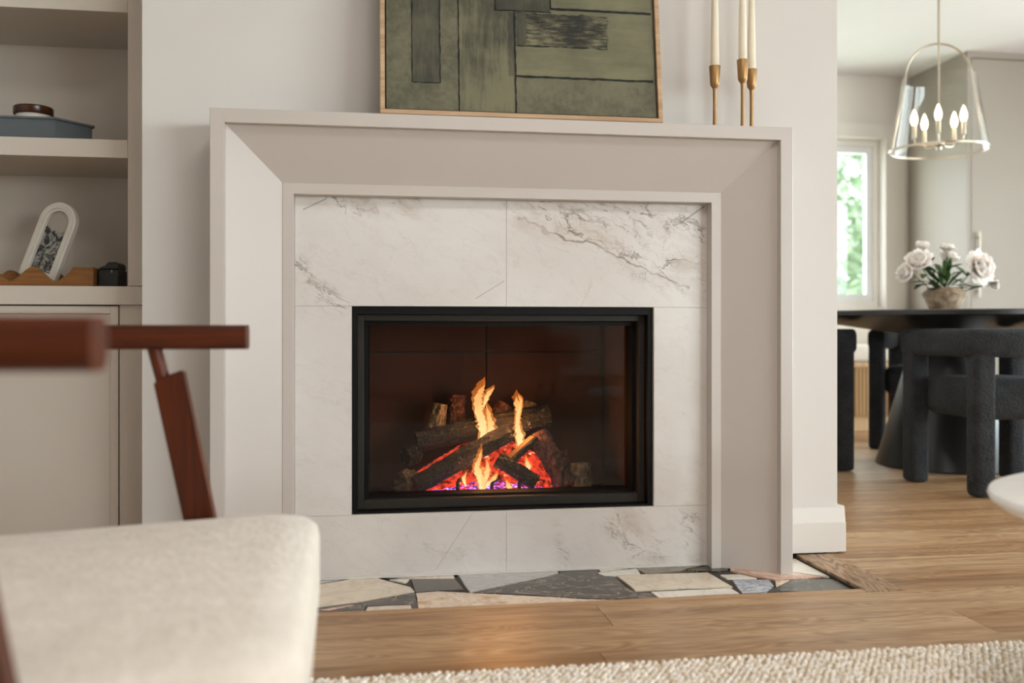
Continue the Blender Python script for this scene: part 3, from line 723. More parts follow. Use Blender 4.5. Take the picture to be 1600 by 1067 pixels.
# logs
def log(a, c, r0, r1, mat, label, seed, sides=30, segs=44, rough=0.12, flat=None, endmat=None):
    a = Vector(a); c = Vector(c); d = c-a; L = d.length
    q = d.to_track_quat('X', 'Z')
    o_t = bmesh.new(); rg = random.Random(seed); rings = []
    ph = [rg.uniform(0, 6.28) for _ in range(6)]; rid = [rg.choice((-1, 1))*rg.uniform(0.02, 0.09) for _ in range(sides)]
    for i in range(segs+1):
        t = i/segs; r = r0+(r1-r0)*t
        bow = 0.05*L*math.sin(PI*t)*(rg.random()*0.02+0.4)
        ring = []
        for k in range(sides):
            an = 2*PI*k/sides
            f = 1+rough*(0.5*math.sin(2*an+ph[0]+2*t)+0.5*math.sin(5*an+ph[1]+3*t)+0.35*rg.uniform(-1, 1)+0.3*math.sin(5*t*L*20+ph[2]+an))+rid[int(k+2.5*math.sin(4*t+ph[3])) % sides]
            yy, zz = r*f*math.cos(an), r*f*math.sin(an)
            if flat is not None: zz = min(zz, r*flat)
            ring.append(o_t.verts.new((t*L, yy, zz+bow*0.3)))
        rings.append(ring)
    for p, s_ in zip(rings, rings[1:]):
        for k in range(sides): o_t.faces.new((p[k], p[(k+1) % sides], s_[(k+1) % sides], s_[k]))
    o_t.faces.new(rings[0]); o_t.faces.new(rings[-1]); bmesh.ops.recalc_face_normals(o_t, faces=o_t.faces)
    m = MB(); m.add(o_t); o = m.build('log', mat, None, smooth=True)
    o.location = a; o.rotation_euler = q.to_euler()
    tag(o, label, 'log'); 
    if flat is not None:
        t2 = MB().box(0.004, L-0.004, -r0*0.8, r0*0.8, r0*flat-0.001, r0*flat+0.004, 0.001, 1)
        f = t2.build('split_face', 'split_wood', o, local=True)
    return o
log((0.165, 3.02, 0.322), (0.592, 3.045, 0.398), 0.032, 0.034, 'charred_bark', 'long charred log lying across the back of the burning pile', 11)
log((0.155, 2.895, 0.206), (0.452, 2.975, 0.352), 0.029, 0.026, 'charred_bark', 'charred log slanting up from the left of the embers to the tall flame', 12)
log((0.405, 2.915, 0.277), (0.522, 2.885, 0.204), 0.024, 0.023, 'charred_bark', 'short charred log slanting down to the right over the embers', 13)
log((0.440, 2.925, 0.268), (0.532, 2.965, 0.336), 0.017, 0.019, 'charred_bark', 'split log with a pale cut face propped beside the right-hand flame', 14, flat=0.35)
log((0.548, 3.0, 0.345), (0.622, 2.93, 0.185), 0.030, 0.032, 'red_bark', 'reddish log leaning down the right end of the ember pile', 15)
log((0.612, 2.99, 0.290), (0.618, 2.955, 0.170), 0.028, 0.034, 'red_bark', 'reddish brown upright log stub between the ember pile and the pale stub', 16)
log((0.676, 2.95, 0.166), (0.674, 2.955, 0.254), 0.035, 0.034, 'pale_bark', 'pale ridged log stub standing at the right end of the pile', 17)
log((0.128, 2.99, 0.281), (0.170, 3.01, 0.285), 0.030, 0.030, 'charred_bark', 'dark round log end poking out left of the front slanting log', 18)
log((0.112, 2.93, 0.205), (0.160, 2.96, 0.205), 0.036, 0.036, 'pale_bark', 'pale brown round log end low at the left of the pile', 19)
log((0.225, 3.08, 0.33), (0.246, 3.09, 0.435), 0.026, 0.022, 'pale_bark', 'tan split chunk standing behind the long back log', 20)
log((0.296, 3.10, 0.33), (0.302, 3.11, 0.462), 0.030, 0.028, 'red_bark', 'reddish chunk standing tallest behind the long back log', 21)
log((0.40, 3.10, 0.34), (0.46, 3.11, 0.43), 0.028, 0.026, 'red_bark', 'reddish chunk between the two tall flames behind the back log', 22)
log((0.520, 3.10, 0.36), (0.545, 3.11, 0.435), 0.024, 0.021, 'pale_bark', 'small tan chunk behind the right end of the long back log', 23)

# ------------------------------------------------------------------ painting leaning on the mantel
PW, PH = 0.772, 1.10
pt = thing('framed_painting', (0.0440, 2.545, 1.2425), 'large abstract green painting in a thin oak frame leaning on the mantel', 'painting')
pt.rotation_euler = (-math.asin(0.138/PH), 0, 0)
fw, fd = 0.0125, 0.035
for nm, bxs in (('frame_rail', (0, PW, 0, fw)), ('frame_rail', (0, PW, PH-fw, PH)), ('frame_stile', (0, fw, fw, PH-fw)), ('frame_stile', (PW-fw, PW, fw, PH-fw))):
    MB().box(bxs[0], bxs[1], 0, fd, bxs[2], bxs[3], 0.001, 1).build(nm, 'oak_frame', pt, local=True)
cv = MB().box(fw+0.004, PW-fw-0.004, 0.008, 0.03, fw+0.004, PH-fw-0.004).build('canvas', 'canvas_green', pt, local=True)
MB().box(fw, PW-fw, 0.0301, 0.034, fw, PH-fw).build('backing_board', 'black_matte', pt, local=True)
rp = random.Random(5)
def patch(x0, x1, z0, z1, mat, d=0.0010, ragged=0.0015):
    poly = []; x0 *= 0.982; x1 *= 0.982
    def edge(a, c, nrm):
        L = math.dist(a, c); k = max(2, int(L/0.012))
        for j in range(k):
            t = j/k; e = rp.uniform(-ragged, ragged)
            poly.append((a[0]+(c[0]-a[0])*t+nrm[0]*e, a[1]+(c[1]-a[1])*t+nrm[1]*e))
    edge((x0, z0), (x1, z0), (0, 1)); edge((x1, z0), (x1, z1), (1, 0)); edge((x1, z1), (x0, z1), (0, 1)); edge((x0, z1), (x0, z0), (1, 0))
    MB().prism(poly, 0.008-d, 0.0079, 'y').build('paint_patch', mat, pt, local=True)
TOP = PH-0.02
patch(0.214, 0.372, 0.018, TOP-0.1, 'canvas_mid', 0.0005)
patch(0.087, 0.163, 0.092, 0.72, 'canvas_dark', 0.0007)
patch(0.372, 0.764, 0.018, 0.118, 'canvas_green', 0.0006)
patch(0.372, 0.764, 0.122, 0.312, 'canvas_light', 0.0008)
patch(0.374, 0.636, 0.208, 0.302, 'canvas_rough', 0.0014, 0.003)
patch(0.374, 0.402, 0.210, 0.300, 'canvas_dark', 0.0018, 0.003)
patch(0.318, 0.472, 0.306, 0.50, 'canvas_dark', 0.0010)
patch(0.474, 0.764, 0.320, 0.60, 'canvas_light', 0.0010)
patch(0.30, 0.70, 0.63, 0.82, 'canvas_rough', 0.0010, 0.003)
patch(0.212, 0.2155, 0.016, TOP, 'canvas_black', 0.0012, 0.0012)
patch(0.352, 0.371, 0.12, 0.30, 'canvas_dark', 0.0012, 0.002)
patch(0.368, 0.3725, 0.016, 0.308, 'canvas_black', 0.0020, 0.0012)
patch(0.370, 0.764, 0.1165, 0.1215, 'canvas_black', 0.0022, 0.0012)
patch(0.472, 0.764, 0.3135, 0.3185, 'canvas_black', 0.0022, 0.001)
patch(0.3165, 0.474, 0.3035, 0.3065, 'canvas_black', 0.0022, 0.001)
patch(0.3155, 0.3185, 0.304, 0.50, 'canvas_black', 0.0022, 0.001)
patch(0.4715, 0.4745, 0.316, 0.60, 'canvas_black', 0.0022, 0.001)
patch(0.0855, 0.0880, 0.092, 0.72, 'canvas_black', 0.0016, 0.0012)
patch(0.1610, 0.1640, 0.092, 0.72, 'canvas_black', 0.0016, 0.0015)
patch(0.374, 0.636, 0.2055, 0.208, 'canvas_black', 0.0016, 0.002)
patch(0.090, 0.160, 0.0905, 0.0925, 'canvas_black', 0.0016, 0.002)

# ------------------------------------------------------------------ candlesticks and tapers
def candlestick(x, y, hcup, hrim, hcandle, label, clabel, foot=True):
    z = 1.2372
    t = thing('candlestick', (x, y, z), label, 'candlestick', 'brass candlesticks on the mantel')
    MB().lathe([(0, 0), (0.030, 0), (0.031, 0.002), (0.028, 0.004), (0.008, 0.0055), (0, 0.0055)], (x, y, z)).build('base', 'brass', t)
    MB().lathe([(0, 0.005), (0.0062, 0.005), (0.0056, 0.03), (0.0050, hcup-0.04), (0.0056, hcup-0.008), (0.0062, hcup), (0, hcup)], (x, y, z), 14).build('stem', 'brass', t)
    MB().lathe([(0, hcup), (0.006, hcup), (0.0118, hcup+0.008), (0.0134, hcup+0.014), (0.0142, hcup+0.03), (0.0166, hrim-0.001), (0.0164, hrim), (0.0125, hrim), (0.0118, hrim-0.028), (0, hrim-0.028)], (x, y, z), 24).build('cup', 'brass', t)
    c = MB().lathe([(0, 0), (0.0112, 0), (0.0121, 0.03), (0.0112, 0.12), (0.0095, hcandle*0.7), (0.0078, hcandle-0.02), (0.005, hcandle-0.004), (0, hcandle)], (0, 0, 0), 24)
    o = c.build('taper_candle', 'wax', None); o.location = (x, y, z+hrim-0.0278); tag(o, clabel, 'candle', 'ivory tapers in the candlesticks')
    MB().tube([(0, 0, hcandle-0.002), (0.0004, 0, hcandle+0.004), (0.001, 0, hcandle+0.010)], 0.0009, 6).build('wick', 'black_matte', o, local=True)
candlestick(0.990, 2.615, 0.123, 0.187, 0.30, 'brass candlestick standing apart, closest to the painting', 'ivory taper in the brass candlestick closest to the painting')
candlestick(1.066, 2.597, 0.136, 0.203, 0.31, 'tallest brass candlestick, middle of the three on the mantel', 'ivory taper in the tallest, middle brass candlestick')
candlestick(1.115, 2.65, 0.132, 0.192, 0.27, 'brass candlestick farthest from the painting, just behind the tallest one', 'ivory taper in the brass candlestick farthest from the painting')

# ------------------------------------------------------------------ built-in bookcase
bk = thing('built_in_bookcase', (-1.44, 3.15, 0), 'greige built-in bookcase with open shelves above an inset door cabinet', 'bookcase')
BX0, BX1, BY0, BY1 = -2.298, -0.5925, 2.95, 3.355
MB().box(-0.681, BX1, BY0, BY0+0.022, 0.802, 2.5, 0.0008, 1).build('stile', 'cabinet_paint', bk)
MB().box(BX0, BX0+0.06, BY0, BY0+0.022, 0.802, 2.5, 0.0008, 1).build('stile', 'cabinet_paint', bk)
MB().box(-0.675, -0.657, BY0+0.0225, BY1, 0.80, 2.5).build('side_panel', 'cabinet_paint', bk)
MB().box(BX0, BX0+0.02, BY0+0.0225, BY1, 0.80, 2.5).build('side_panel', 'cabinet_paint', bk)
MB().box(BX0+0.021, -0.676, BY1-0.012, BY1, 0.80, 2.5).build('back_panel', 'cabinet_paint', bk)
for z0, z1 in ((1.176, 1.229), (1.602, 1.655), (2.02, 2.073)):
    MB().box(BX0+0.061, -0.6815, BY0, BY1-0.0125, z0, z1, 0.0008, 1).build('shelf', 'cabinet_paint', bk)
MB().box(BX0, BX1, BY0, BY1, 2.5005, ZC-0.001).build('top_rail', 'cabinet_paint', bk)
MB().box(BX0, BX1, BY0-0.012, BY1, 0.746, 0.80, 0.0012, 1).build('counter', 'cabinet_paint', bk)
# base cabinet: face frame, doors
MB().box(-0.704, BX1, BY0, BY0+0.022, 0.0, 0.7455, 0.0006, 1).build('face_stile', 'cabinet_paint', bk)
MB().box(BX0, BX0+0.06, BY0, BY0+0.022, 0.0, 0.7455, 0.0006, 1).build('face_stile', 'cabinet_paint', bk)
MB().box(BX0+0.0605, -0.7045, BY0, BY0+0.022, 0.0, 0.027).build('toe_rail', 'cabinet_paint', bk)
MB().box(BX0, BX1, BY0+0.030, BY1, 0.0, 0.7455).build('carcass', 'black_matte', bk)
for dx0, dx1 in ((-1.468, -0.708), (-2.234, -1.472)):
    dz0, dz1 = 0.030, 0.7425
    sw = 0.022
    d = MB().box(dx0+sw+0.001, dx1-sw-0.001, BY0+0.007, BY0+0.02, dz0+sw+0.001, dz1-sw-0.001).build('door', 'cabinet_paint', bk)
    m = MB().box(dx0, dx0+sw, BY0, BY0+0.021, dz0, dz1, 0.0006, 1).box(dx1-sw, dx1, BY0, BY0+0.021, dz0, dz1, 0.0006, 1).box(dx0+sw, dx1-sw, BY0, BY0+0.021, dz1-sw, dz1, 0.0006, 1).box(dx0+sw, dx1-sw, BY0, BY0+0.021, dz0, dz0+sw, 0.0006, 1)
    m.build('door_frame', 'cabinet_paint', d, local=False).matrix_parent_inverse = Matrix.Identity(4)

# things on the shelves
t = thing('scalloped_tray', (-1.05, 3.06, 0.8004), 'wooden tray with a scalloped wavy edge on the lower shelf', 'tray')
def wave(x0, x1, n=60):
    pts = [(x1, 0.8005), (x0, 0.8005)]
    for i in range(n+1):
        x = x0+(x1-x0)*i/n
        z = 0.838+0.021*math.cos(2*PI*(x+0.958)/0.125)
        if x > x1-0.062: z = 0.859
        pts.append((x, z))
    return pts
MB().prism(wave(-1.36, -0.79), 3.00, 3.014, 'y').build('front_board', 'tray_wood', t)
MB().prism(wave(-1.36, -0.79), 3.186, 3.20, 'y').build('back_board', 'tray_wood', t)
MB().box(-1.36, -1.346, 3.0145, 3.1855, 0.8005, 0.858).build('end_board', 'tray_wood', t)
MB().box(-0.804, -0.79, 3.0145, 3.1855, 0.8005, 0.858).build('end_board', 'tray_wood', t)
MB().box(-1.3455, -0.8045, 3.0145, 3.1855, 0.8005, 0.808).build('tray_base', 'tray_wood', t)
# arched photo frame
pf = thing('arched_photo_frame', (-0.985, 3.10, 0.830), 'ribbed cream arched photo frame tilted in the wooden tray', 'photo frame')
pf.rotation_euler = (math.radians(-9), math.radians(17), math.radians(-22))
def arch(w_, h_, n=16):
    r = w_/2; pts = [(-r, 0.0)]
    for k in range(n+1):
        a = PI-PI*k/n; pts.append((r*math.cos(a), h_-r+r*math.sin(a)))
    pts.append((r, 0.0)); return pts
def arch_ring(w0, h0, w1, h1, zb, y0, y1):
    A = arch(w0, h0); B = [(x, z+zb) for x, z in arch(w1, h1-zb)]
    t = bmesh.new()
    vs = [[t.verts.new((x, y, z)) for x, z in pl] for pl in (A, B) for y in (y0, y1)]
    n = len(A); a0, a1, b0, b1 = vs
    for i in range(n):
        j = (i+1) % n
        t.faces.new((a0[i], a0[j], b0[j], b0[i])); t.faces.new((a1[i], a1[j], b1[j], b1[i]))
        t.faces.new((a0[i], a0[j], a1[j], a1[i])); t.faces.new((b0[i], b0[j], b1[j], b1[i]))
    bmesh.ops.recalc_face_normals(t, faces=t.faces); return t
for i, (w0, h0, w1, h1, zb, y0) in enumerate(((0.128, 0.245, 0.110, 0.236, 0.009, 0.004), (0.1098, 0.2359, 0.092, 0.227, 0.018, 0.0), (0.0918, 0.2269, 0.076, 0.219, 0.026, 0.005))):
    m = MB(); m.add(arch_ring(w0, h0, w1, h1, zb, y0, 0.02)); m.build('frame_rib', 'ceramic_white', pf, local=True)
MB().prism([(x, z+0.012) for x, z in arch(0.10, 0.222)], 0.0205, 0.026, 'y').build('frame_back', 'black_matte', pf, local=True)
MB().prism([(x, z+0.026) for x, z in arch(0.0759, 0.192)], 0.014, 0.0202, 'y').build('photo', 'photo_print', pf, local=True)
# black box
bb = thing('black_box', (-0.75, 3.08, 0.8004), 'small black lidded box beside the wooden tray', 'box')
MB().prism([(-0.786, 0.8005), (-0.725, 0.8005), (-0.725, 0.855), (-0.786, 0.855)], 3.03, 3.13, 'y', 0.003).build('body', 'black_matte', bb)
MB().prism([(-0.782, 0.8552), (-0.727, 0.8552), (-0.727, 0.870), (-0.733, 0.877), (-0.757, 0.877), (-0.766, 0.866), (-0.782, 0.860)], 3.034, 3.126, 'y', 0.002).build('lid', 'black_matte', bb)
MB().box(-0.7465, -0.7445, 3.0285, 3.0299, 0.845, 0.853).build('catch', 'nickel', bb)
# blue grey book and jar on the upper shelf
bo = thing('book', (-0.98, 3.12, 1.2294), 'blue-grey clothbound book lying on the upper shelf', 'book')
q = [(-1.16, 2.985), (-0.905, 2.985), (-0.835, 3.10), (-0.93, 3.24), (-1.16, 3.24)]
MB().prism([(-1.20, 2.99), (-0.892, 2.99), (-0.812, 3.10), (-0.89, 3.26), (-1.20, 3.26)], 1.2295, 1.2355).build('cover', 'blue_grey', bo)
MB().prism([(-1.19, 2.996), (-0.897, 2.996), (-0.820, 3.10), (-0.895, 3.25), (-1.19, 3.25)], 1.2356, 1.292).build('page_block', 'blue_grey', bo)
MB().prism([(-1.20, 2.99), (-0.892, 2.99), (-0.812, 3.10), (-0.89, 3.26), (-1.20, 3.26)], 1.2921, 1.298).build('cover', 'blue_grey', bo)
jr = thing('candle_jar', (-0.985, 3.09, 1.2981), 'white candle jar with dark wooden lid on the blue-grey book', 'jar')
MB().lathe([(0, 0), (0.047, 0), (0.05, 0.003), (0.05, 0.022), (0, 0.022)], (-0.985, 3.09, 1.2981)).build('jar_body', 'ceramic_white', jr)
MB().lathe([(0, 0.0222), (0.054, 0.0222), (0.056, 0.025), (0.056, 0.044), (0.053, 0.047), (0, 0.047)], (-0.985, 3.09, 1.2981)).build('lid', 'amber_wood', jr)

# ------------------------------------------------------------------ lounge armchair
ac = thing('lounge_armchair', (-0.55, 1.34, 0), 'walnut framed lounge armchair with cream boucle seat facing the coffee table', 'armchair')
for sy, xe in ((1, -0.205), (-1, -0.228)):
    yc = 1.34+sy*0.435-(0.02 if sy < 0 else 0); lx = 0.0 if sy > 0 else -0.034; ah = 0.043 if sy > 0 else 0.049
    a = MB().sweep([(-0.98, yc, 0.64), (-0.9, yc, 0.648), (-0.75, yc, 0.656), (-0.55, yc, 0.6585), (-0.40, yc, 0.659), (xe-0.006, yc, 0.659), (xe, yc, 0.659)], rrect(0.060, ah, 0.012 if sy > 0 else 0.018, 4))
    a.build('armrest', 'walnut', ac)
    MB().tube([(-0.365+lx, yc, 0.640), (-0.344+lx, yc, 0.560)], 0.0125, 14).build('pin', 'walnut_leg', ac)
    dx = 0.19   # lean of the front leg per unit height
    def legsec(zt, zb, xt, xb, wx, wy, name):
        t = bmesh.new(); vs_ = []
        lean = (xb-xt)/(zb-zt)
        for z, x in ((zb, xb), (zt, xt)):
            tl = 0.010 if z == zt else 0.0
            for sx, sy2 in ((-1, -1), (1, -1), (1, 1), (-1, 1)): vs_.append(t.verts.new((x+sx*wx/2, yc+sy2*wy/2, z+sx*tl)))
        for f in ((3, 2, 1, 0), (4, 5, 6, 7), (0, 1, 5, 4), (1, 2, 6, 5), (2, 3, 7, 6), (3, 0, 4, 7)): t.faces.new([vs_[i] for i in f])
        bmesh.ops.recalc_face_normals(t, faces=t.faces)
        bmesh.ops.bevel(t, geom=list(t.edges), offset=0.004, segments=2, affect='EDGES')
        m = MB(); m.add(t); m.build(name, 'walnut_leg', ac)
    legsec(0.592, 0.018, -0.339+lx, -0.222+lx, 0.050, 0.040, 'leg')
    legsec(0.632, 0.018, -0.935, -1.04, 0.046, 0.038, 'leg')
    m = MB().box(-0.97, -0.29, yc-0.014, yc+0.014, 0.215, 0.265, 0.004); m.build('side_rail', 'walnut', ac)
# seat pad (outline with rounded front corners, slightly falling to the back)
def seat_mesh():
    out = []
    x0, x1, y0, y1, r = -0.99, -0.072, 0.918, 1.715, 0.075
    cs = [(x1-r, y1-r, 0), (x0+0.03, y1-0.03, 90), (x0+0.03, y0+0.03, 180), (x1+0.012-r, y0+r, 270)]
    for i, (cx, cy, a0) in enumerate(cs):
        rad = r if i in (0, 3) else 0.03
        for k in range(7):
            a = math.radians(a0+15*k); out.append((cx+rad*math.cos(a), cy+rad*math.sin(a)))
    t = bmesh.new()
    cx_, cy_ = -0.5, 1.33
    prof = [(0.93, 0.205), (0.985, 0.212), (1.0, 0.235), (1.0, 0.325), (0.992, 0.343), (0.965, 0.354), (0.85, 0.358), (0.5, 0.360), (0.2, 0.360)]
    rings = []
    for s_, z in prof:
        rings.append([t.verts.new((cx_+(x-cx_)*s_, cy_+(y-cy_)*s_, z-max(0, (-0.2-(cx_+(x-cx_)*s_)))*0.055)) for x, y in out])
    n = len(out)
    for a, c in zip(rings, rings[1:]):
        for k in range(n): t.faces.new((a[k], a[(k+1) % n], c[(k+1) % n], c[k]))
    t.faces.new(rings[0]); t.faces.new(rings[-1]); bmesh.ops.recalc_face_normals(t, faces=t.faces)
    return t
m = MB(); m.add(seat_mesh()); m.build('seat_cushion', 'cream_boucle', ac, smooth=True)
m = MB(); t = bmesh.new(); bmesh.ops.create_cube(t, size=1.0)
for v in t.verts: v.co = Vector((v.co.x*0.13, v.co.y*0.74, v.co.z*0.50))
bmesh.ops.bevel(t, geom=list(t.edges), offset=0.05, segments=5, affect='EDGES')
m.add(t, Matrix.Translation((-1.01, 1.34, 0.60)) @ Matrix.Rotation(math.radians(-14), 4, 'Y')); m.build('back_cushion', 'cream_boucle', ac, smooth=True)
MB().box(-0.955, -0.915, 0.93, 1.75, 0.22, 0.26, 0.004).build('cross_rail', 'walnut', ac)
MB().box(-0.315, -0.280, 0.93, 1.75, 0.16, 0.203, 0.004).build('cross_rail', 'walnut', ac)


# ------------------------------------------------------------------ rug
rug = thing('area_rug', (0.6, 0.2, 0.0), 'chunky woven cream rug in front of the fireplace', 'rug')
MB().box(-1.35, 2.9, -1.4, 1.838, 0.0005, 0.009, 0.003).build('rug_body', 'rug_base', rug)
def loops(x0, x1, y0, y1, sx, sy):
    rg = np.random.default_rng(4)
    xs = np.arange(x0, x1, sx); ys = np.arange(y1, y0, -sy)
    X, Y = np.meshgrid(xs, ys); X = X+(np.arange(len(ys)) % 2)[:, None]*sx*0.5
    X = X.ravel()+rg.normal(0, sx*0.12, X.size); Y = Y.ravel()+rg.normal(0, sy*0.14, Y.size)
    n = X.size
    t = bmesh.new(); bmesh.ops.create_icosphere(t, subdivisions=1, radius=1.0)
    bv = np.array([v.co[:] for v in t.verts]); bf = np.array([[v.index for v in f.verts] for f in t.faces]); t.free()
    ang = rg.normal(0.95, 0.42, n); L = rg.uniform(0.0078, 0.0105, n); Wd = rg.uniform(0.0046, 0.006, n); H = rg.uniform(0.0045, 0.007, n)
    ca, sa = np.cos(ang), np.sin(ang)
    lx = bv[None, :, 0]*L[:, None]; ly = bv[None, :, 1]*Wd[:, None]; lz = bv[None, :, 2]*H[:, None]+bv[None, :, 0]*0.0012
    V = np.stack([X[:, None]+lx*ca[:, None]-ly*sa[:, None], Y[:, None]+lx*sa[:, None]+ly*ca[:, None], 0.0095+lz+rg.uniform(-0.001, 0.002, n)[:, None]], -1).reshape(-1, 3)
    F_ = (bf[None]+(np.arange(n)*len(bv))[:, None, None]).reshape(-1, 3)
    me = bpy.data.meshes.new('loop_pile'); me.vertices.add(len(V)); me.vertices.foreach_set('co', V.ravel().astype(np.float32))
    me.loops.add(F_.size); me.loops.foreach_set('vertex_index', F_.ravel().astype(np.int32))
    me.polygons.add(len(F_)); me.polygons.foreach_set('loop_start', (np.arange(len(F_))*3).astype(np.int32))
    me.polygons.foreach_set('use_smooth', np.ones(len(F_), bool)); me.update(); me.materials.append(MATS['rug_loop'])
    o = bpy.data.objects.new('loop_pile', me); C.objects.link(o); o.parent = rug; o.matrix_parent_inverse = Matrix.Translation(-Vector(rug.location)); tag(o, kind='stuff')
loops(-1.34, 2.6, 0.75, 1.842, 0.0140, 0.0105)

# ------------------------------------------------------------------ coffee table
ct = thing('coffee_table', (1.414, 1.311, 0.014), 'round white coffee table with thick rounded edge on the rug', 'coffee table')
MB().lathe([(0, 0.345), (0.25, 0.345), (0.33, 0.358), (0.385, 0.372), (0.399, 0.382), (0.402, 0.389), (0.399, 0.396), (0.388, 0.400), (0, 0.400)], (1.414, 1.311, 0), 72).build('top', 'table_white', ct)
MB().lathe([(0, 0.018), (0.20, 0.018), (0.20, 0.03), (0.14, 0.08), (0.12, 0.2), (0.15, 0.30), (0.20, 0.3445), (0, 0.3445)], (1.414, 1.311, 0), 48).build('pedestal', 'table_white', ct)

# ------------------------------------------------------------------ dining table
TC = (2.886, 4.41)
dt = thing('dining_table', (*TC, 0), 'round black dining table on a solid cone pedestal', 'dining table')
MB().lathe([(0, 0.765), (0.742, 0.765), (0.75, 0.760), (0.75, 0.742), (0.735, 0.735), (0.22, 0.655), (0, 0.655)], (*TC, 0), 96).build('table_top', 'table_black', dt)
MB().lathe([(0, 0.001), (0.337, 0.001), (0.339, 0.006), (0.325, 0.05), (0.155, 0.654), (0, 0.654)], (*TC, 0), 64).build('pedestal', 'table_black', dt)
# vase
vz = 0.7655
va = thing('vase', (2.863, 4.40, vz), 'rough stoneware vase of angular profile on the black dining table', 'vase')
MB().lathe([(0, 0), (0.062, 0), (0.066, 0.004), (0.104, 0.088), (0.104, 0.094), (0.072, 0.120), (0.069, 0.121), (0.066, 0.118), (0.094, 0.092), (0.060, 0.010), (0, 0.010)], (2.863, 4.40, vz), 40).build('vase_body', 'stoneware', va)
MB().lathe([(0, 0.080), (0.088, 0.080), (0.09, 0.0795), (0, 0.07)], (2.863, 4.40, vz), 30).build('soil', 'soil', va)

def petal_patch(t, c, axis, az, tilt, size, cup, rg):
    """one cupped petal growing from c, leaning out by tilt from axis"""
    ax = Vector(axis).normalized(); sd = ax.cross(Vector((0.31, 0.2, 0.9))).normalized(); fr = ax.cross(sd)
    out = sd*math.cos(az)+fr*math.sin(az); lat = ax.cross(out)
    nu, nv = 5, 5; g = []
    for i in range(nu+1):
        u = i/nu; row = []
        an = tilt*(0.35+0.65*u)-cup*u*u*0.9
        p = Vector(c)+(out*math.sin(an)+ax*math.cos(an))*size*u
        hw = size*0.52*math.sin(PI*min(1, 0.12+0.74*u))**0.8
        for j in range(nv+1):
            v = j/nv*2-1
            q = p+lat*hw*v+(ax*0.25-out*0.35)*size*0.5*(v*v)*(0.6)+Vector((rg.uniform(-1, 1), rg.uniform(-1, 1), rg.uniform(-1, 1)))*size*0.03
            if i == nu: q -= (out*math.sin(an)+ax*math.cos(an))*size*(0.12*v*v+rg.uniform(0, 0.07))
            row.append(t.verts.new(q))
        g.append(row)
    for i in range(nu):
        for j in range(nv): t.faces.new((g[i][j], g[i+1][j], g[i+1][j+1], g[i][j+1]))
def leaf_patch(t, base, d, L, wd, droop):
    d = Vector(d).normalized(); sd = d.cross(Vector((0, 0, 1)))
    if sd.length < 1e-3: sd = Vector((1, 0, 0))
    sd.normalize(); n = 6; prev = None
    for i in range(n+1):
        u = i/n; hw = wd*math.sin(PI*min(1, 0.06+u*0.94))
        p = Vector(base)+d*L*u+Vector((0, 0, -droop*u*u))
        r = [t.verts.new(p-sd*hw+Vector((0, 0, hw*0.35))), t.verts.new(p), t.verts.new(p+sd*hw+Vector((0, 0, hw*0.35)))]
        if prev:
            for k in range(2): t.faces.new((prev[k], prev[k+1], r[k+1], r[k]))
        prev = r
def peony(off, axis, size, openness, label, seed, stem_from=(0, 0), bud=False, leaves=3):
    size *= 1.45; rg = random.Random(seed); base = Vector((2.863+stem_from[0], 4.40+stem_from[1], vz+0.078)); c = base+Vector((off[0]-stem_from[0], off[1]-stem_from[1], off[2]-0.078))
    f = thing('peony', base, label, 'flower', 'cut peonies in the stoneware vase')
    mid = base.lerp(c, 0.55)+Vector((0, 0, 0.02))
    path = [base*(1-u)**2+mid*2*u*(1-u)+c*u*u for u in [k/8 for k in range(9)]]
    MB().tube(path, 0.0024, 7).build('stem', 'stem', f)
    t = bmesh.new()
    layers = ((9, 1.35, 1.0, 0.35), (9, 1.05, 0.92, 0.6), (8, 0.75, 0.82, 0.8), (6, 0.42, 0.66, 0.9)) if not bud else ((5, 0.5, 1.0, 0.9), (4, 0.3, 0.9, 0.9))
    for n, tl, sz, cup in layers:
        a0 = rg.uniform(0, 6.28)
        for k in range(n): petal_patch(t, c, axis, a0+2*PI*k/n+rg.uniform(-0.15, 0.15), tl*openness+rg.uniform(-0.08, 0.08), size*sz, cup, rg)
    m = MB(); m.add(t); m.build('petals', 'petal', f, smooth=True)
    if openness > 1.05:
        MB().ball(c+Vector(axis).normalized()*size*0.32, size*0.18, 2, jit=0.12).build('flower_heart', 'petal_heart', f)
    for k in range(leaves):
        t = bmesh.new(); u = rg.uniform(0.35, 0.9); p = path[int(u*8)]; a = rg.uniform(0, 6.28)
        leaf_patch(t, p, (math.cos(a), math.sin(a)*0.7, rg.uniform(-0.1, 0.8)), rg.uniform(0.08, 0.13), rg.uniform(0.014, 0.021), rg.uniform(0.0, 0.04))
        m = MB(); m.add(t); m.build('leaf', 'leaf', f, smooth=True)
# offsets are from the vase centre: along the table (x), away (y), up (z)
peony((-0.150, -0.03, 0.225), (-0.5, -0.6, 0.5), 0.062, 0.9, 'full white peony leaning toward the dining window, upper of the close pair', 31, (-0.03, 0))
peony((-0.195, -0.02, 0.185), (-0.8, -0.3, 0.1), 0.050, 0.8, 'half-open white peony drooping lowest on the window side', 32, (-0.03, 0.02), leaves=2)
peony((-0.085, 0.06, 0.305), (-0.1, -0.4, 0.9), 0.040, 0.7, 'small white peony standing tallest over the window side of the vase', 33, (-0.01, 0.02))
peony((0.033, 0.03, 0.296), (0.1, -0.1, 1.0), 0.040, 1.0, 'small white peony on a straight upright stem over the vase', 34, (0.02, 0), leaves=2)
peony((0.062, 0.08, 0.245), (0.2, -0.3, 0.8), 0.055, 0.85, 'pale peony behind the widely opened one', 35, (0.02, 0.03), leaves=2)
peony((0.118, -0.07, 0.210), (0.25, -0.95, 0.2), 0.072, 1.2, 'widely opened peony showing its orange heart', 36, (0.03, -0.02))
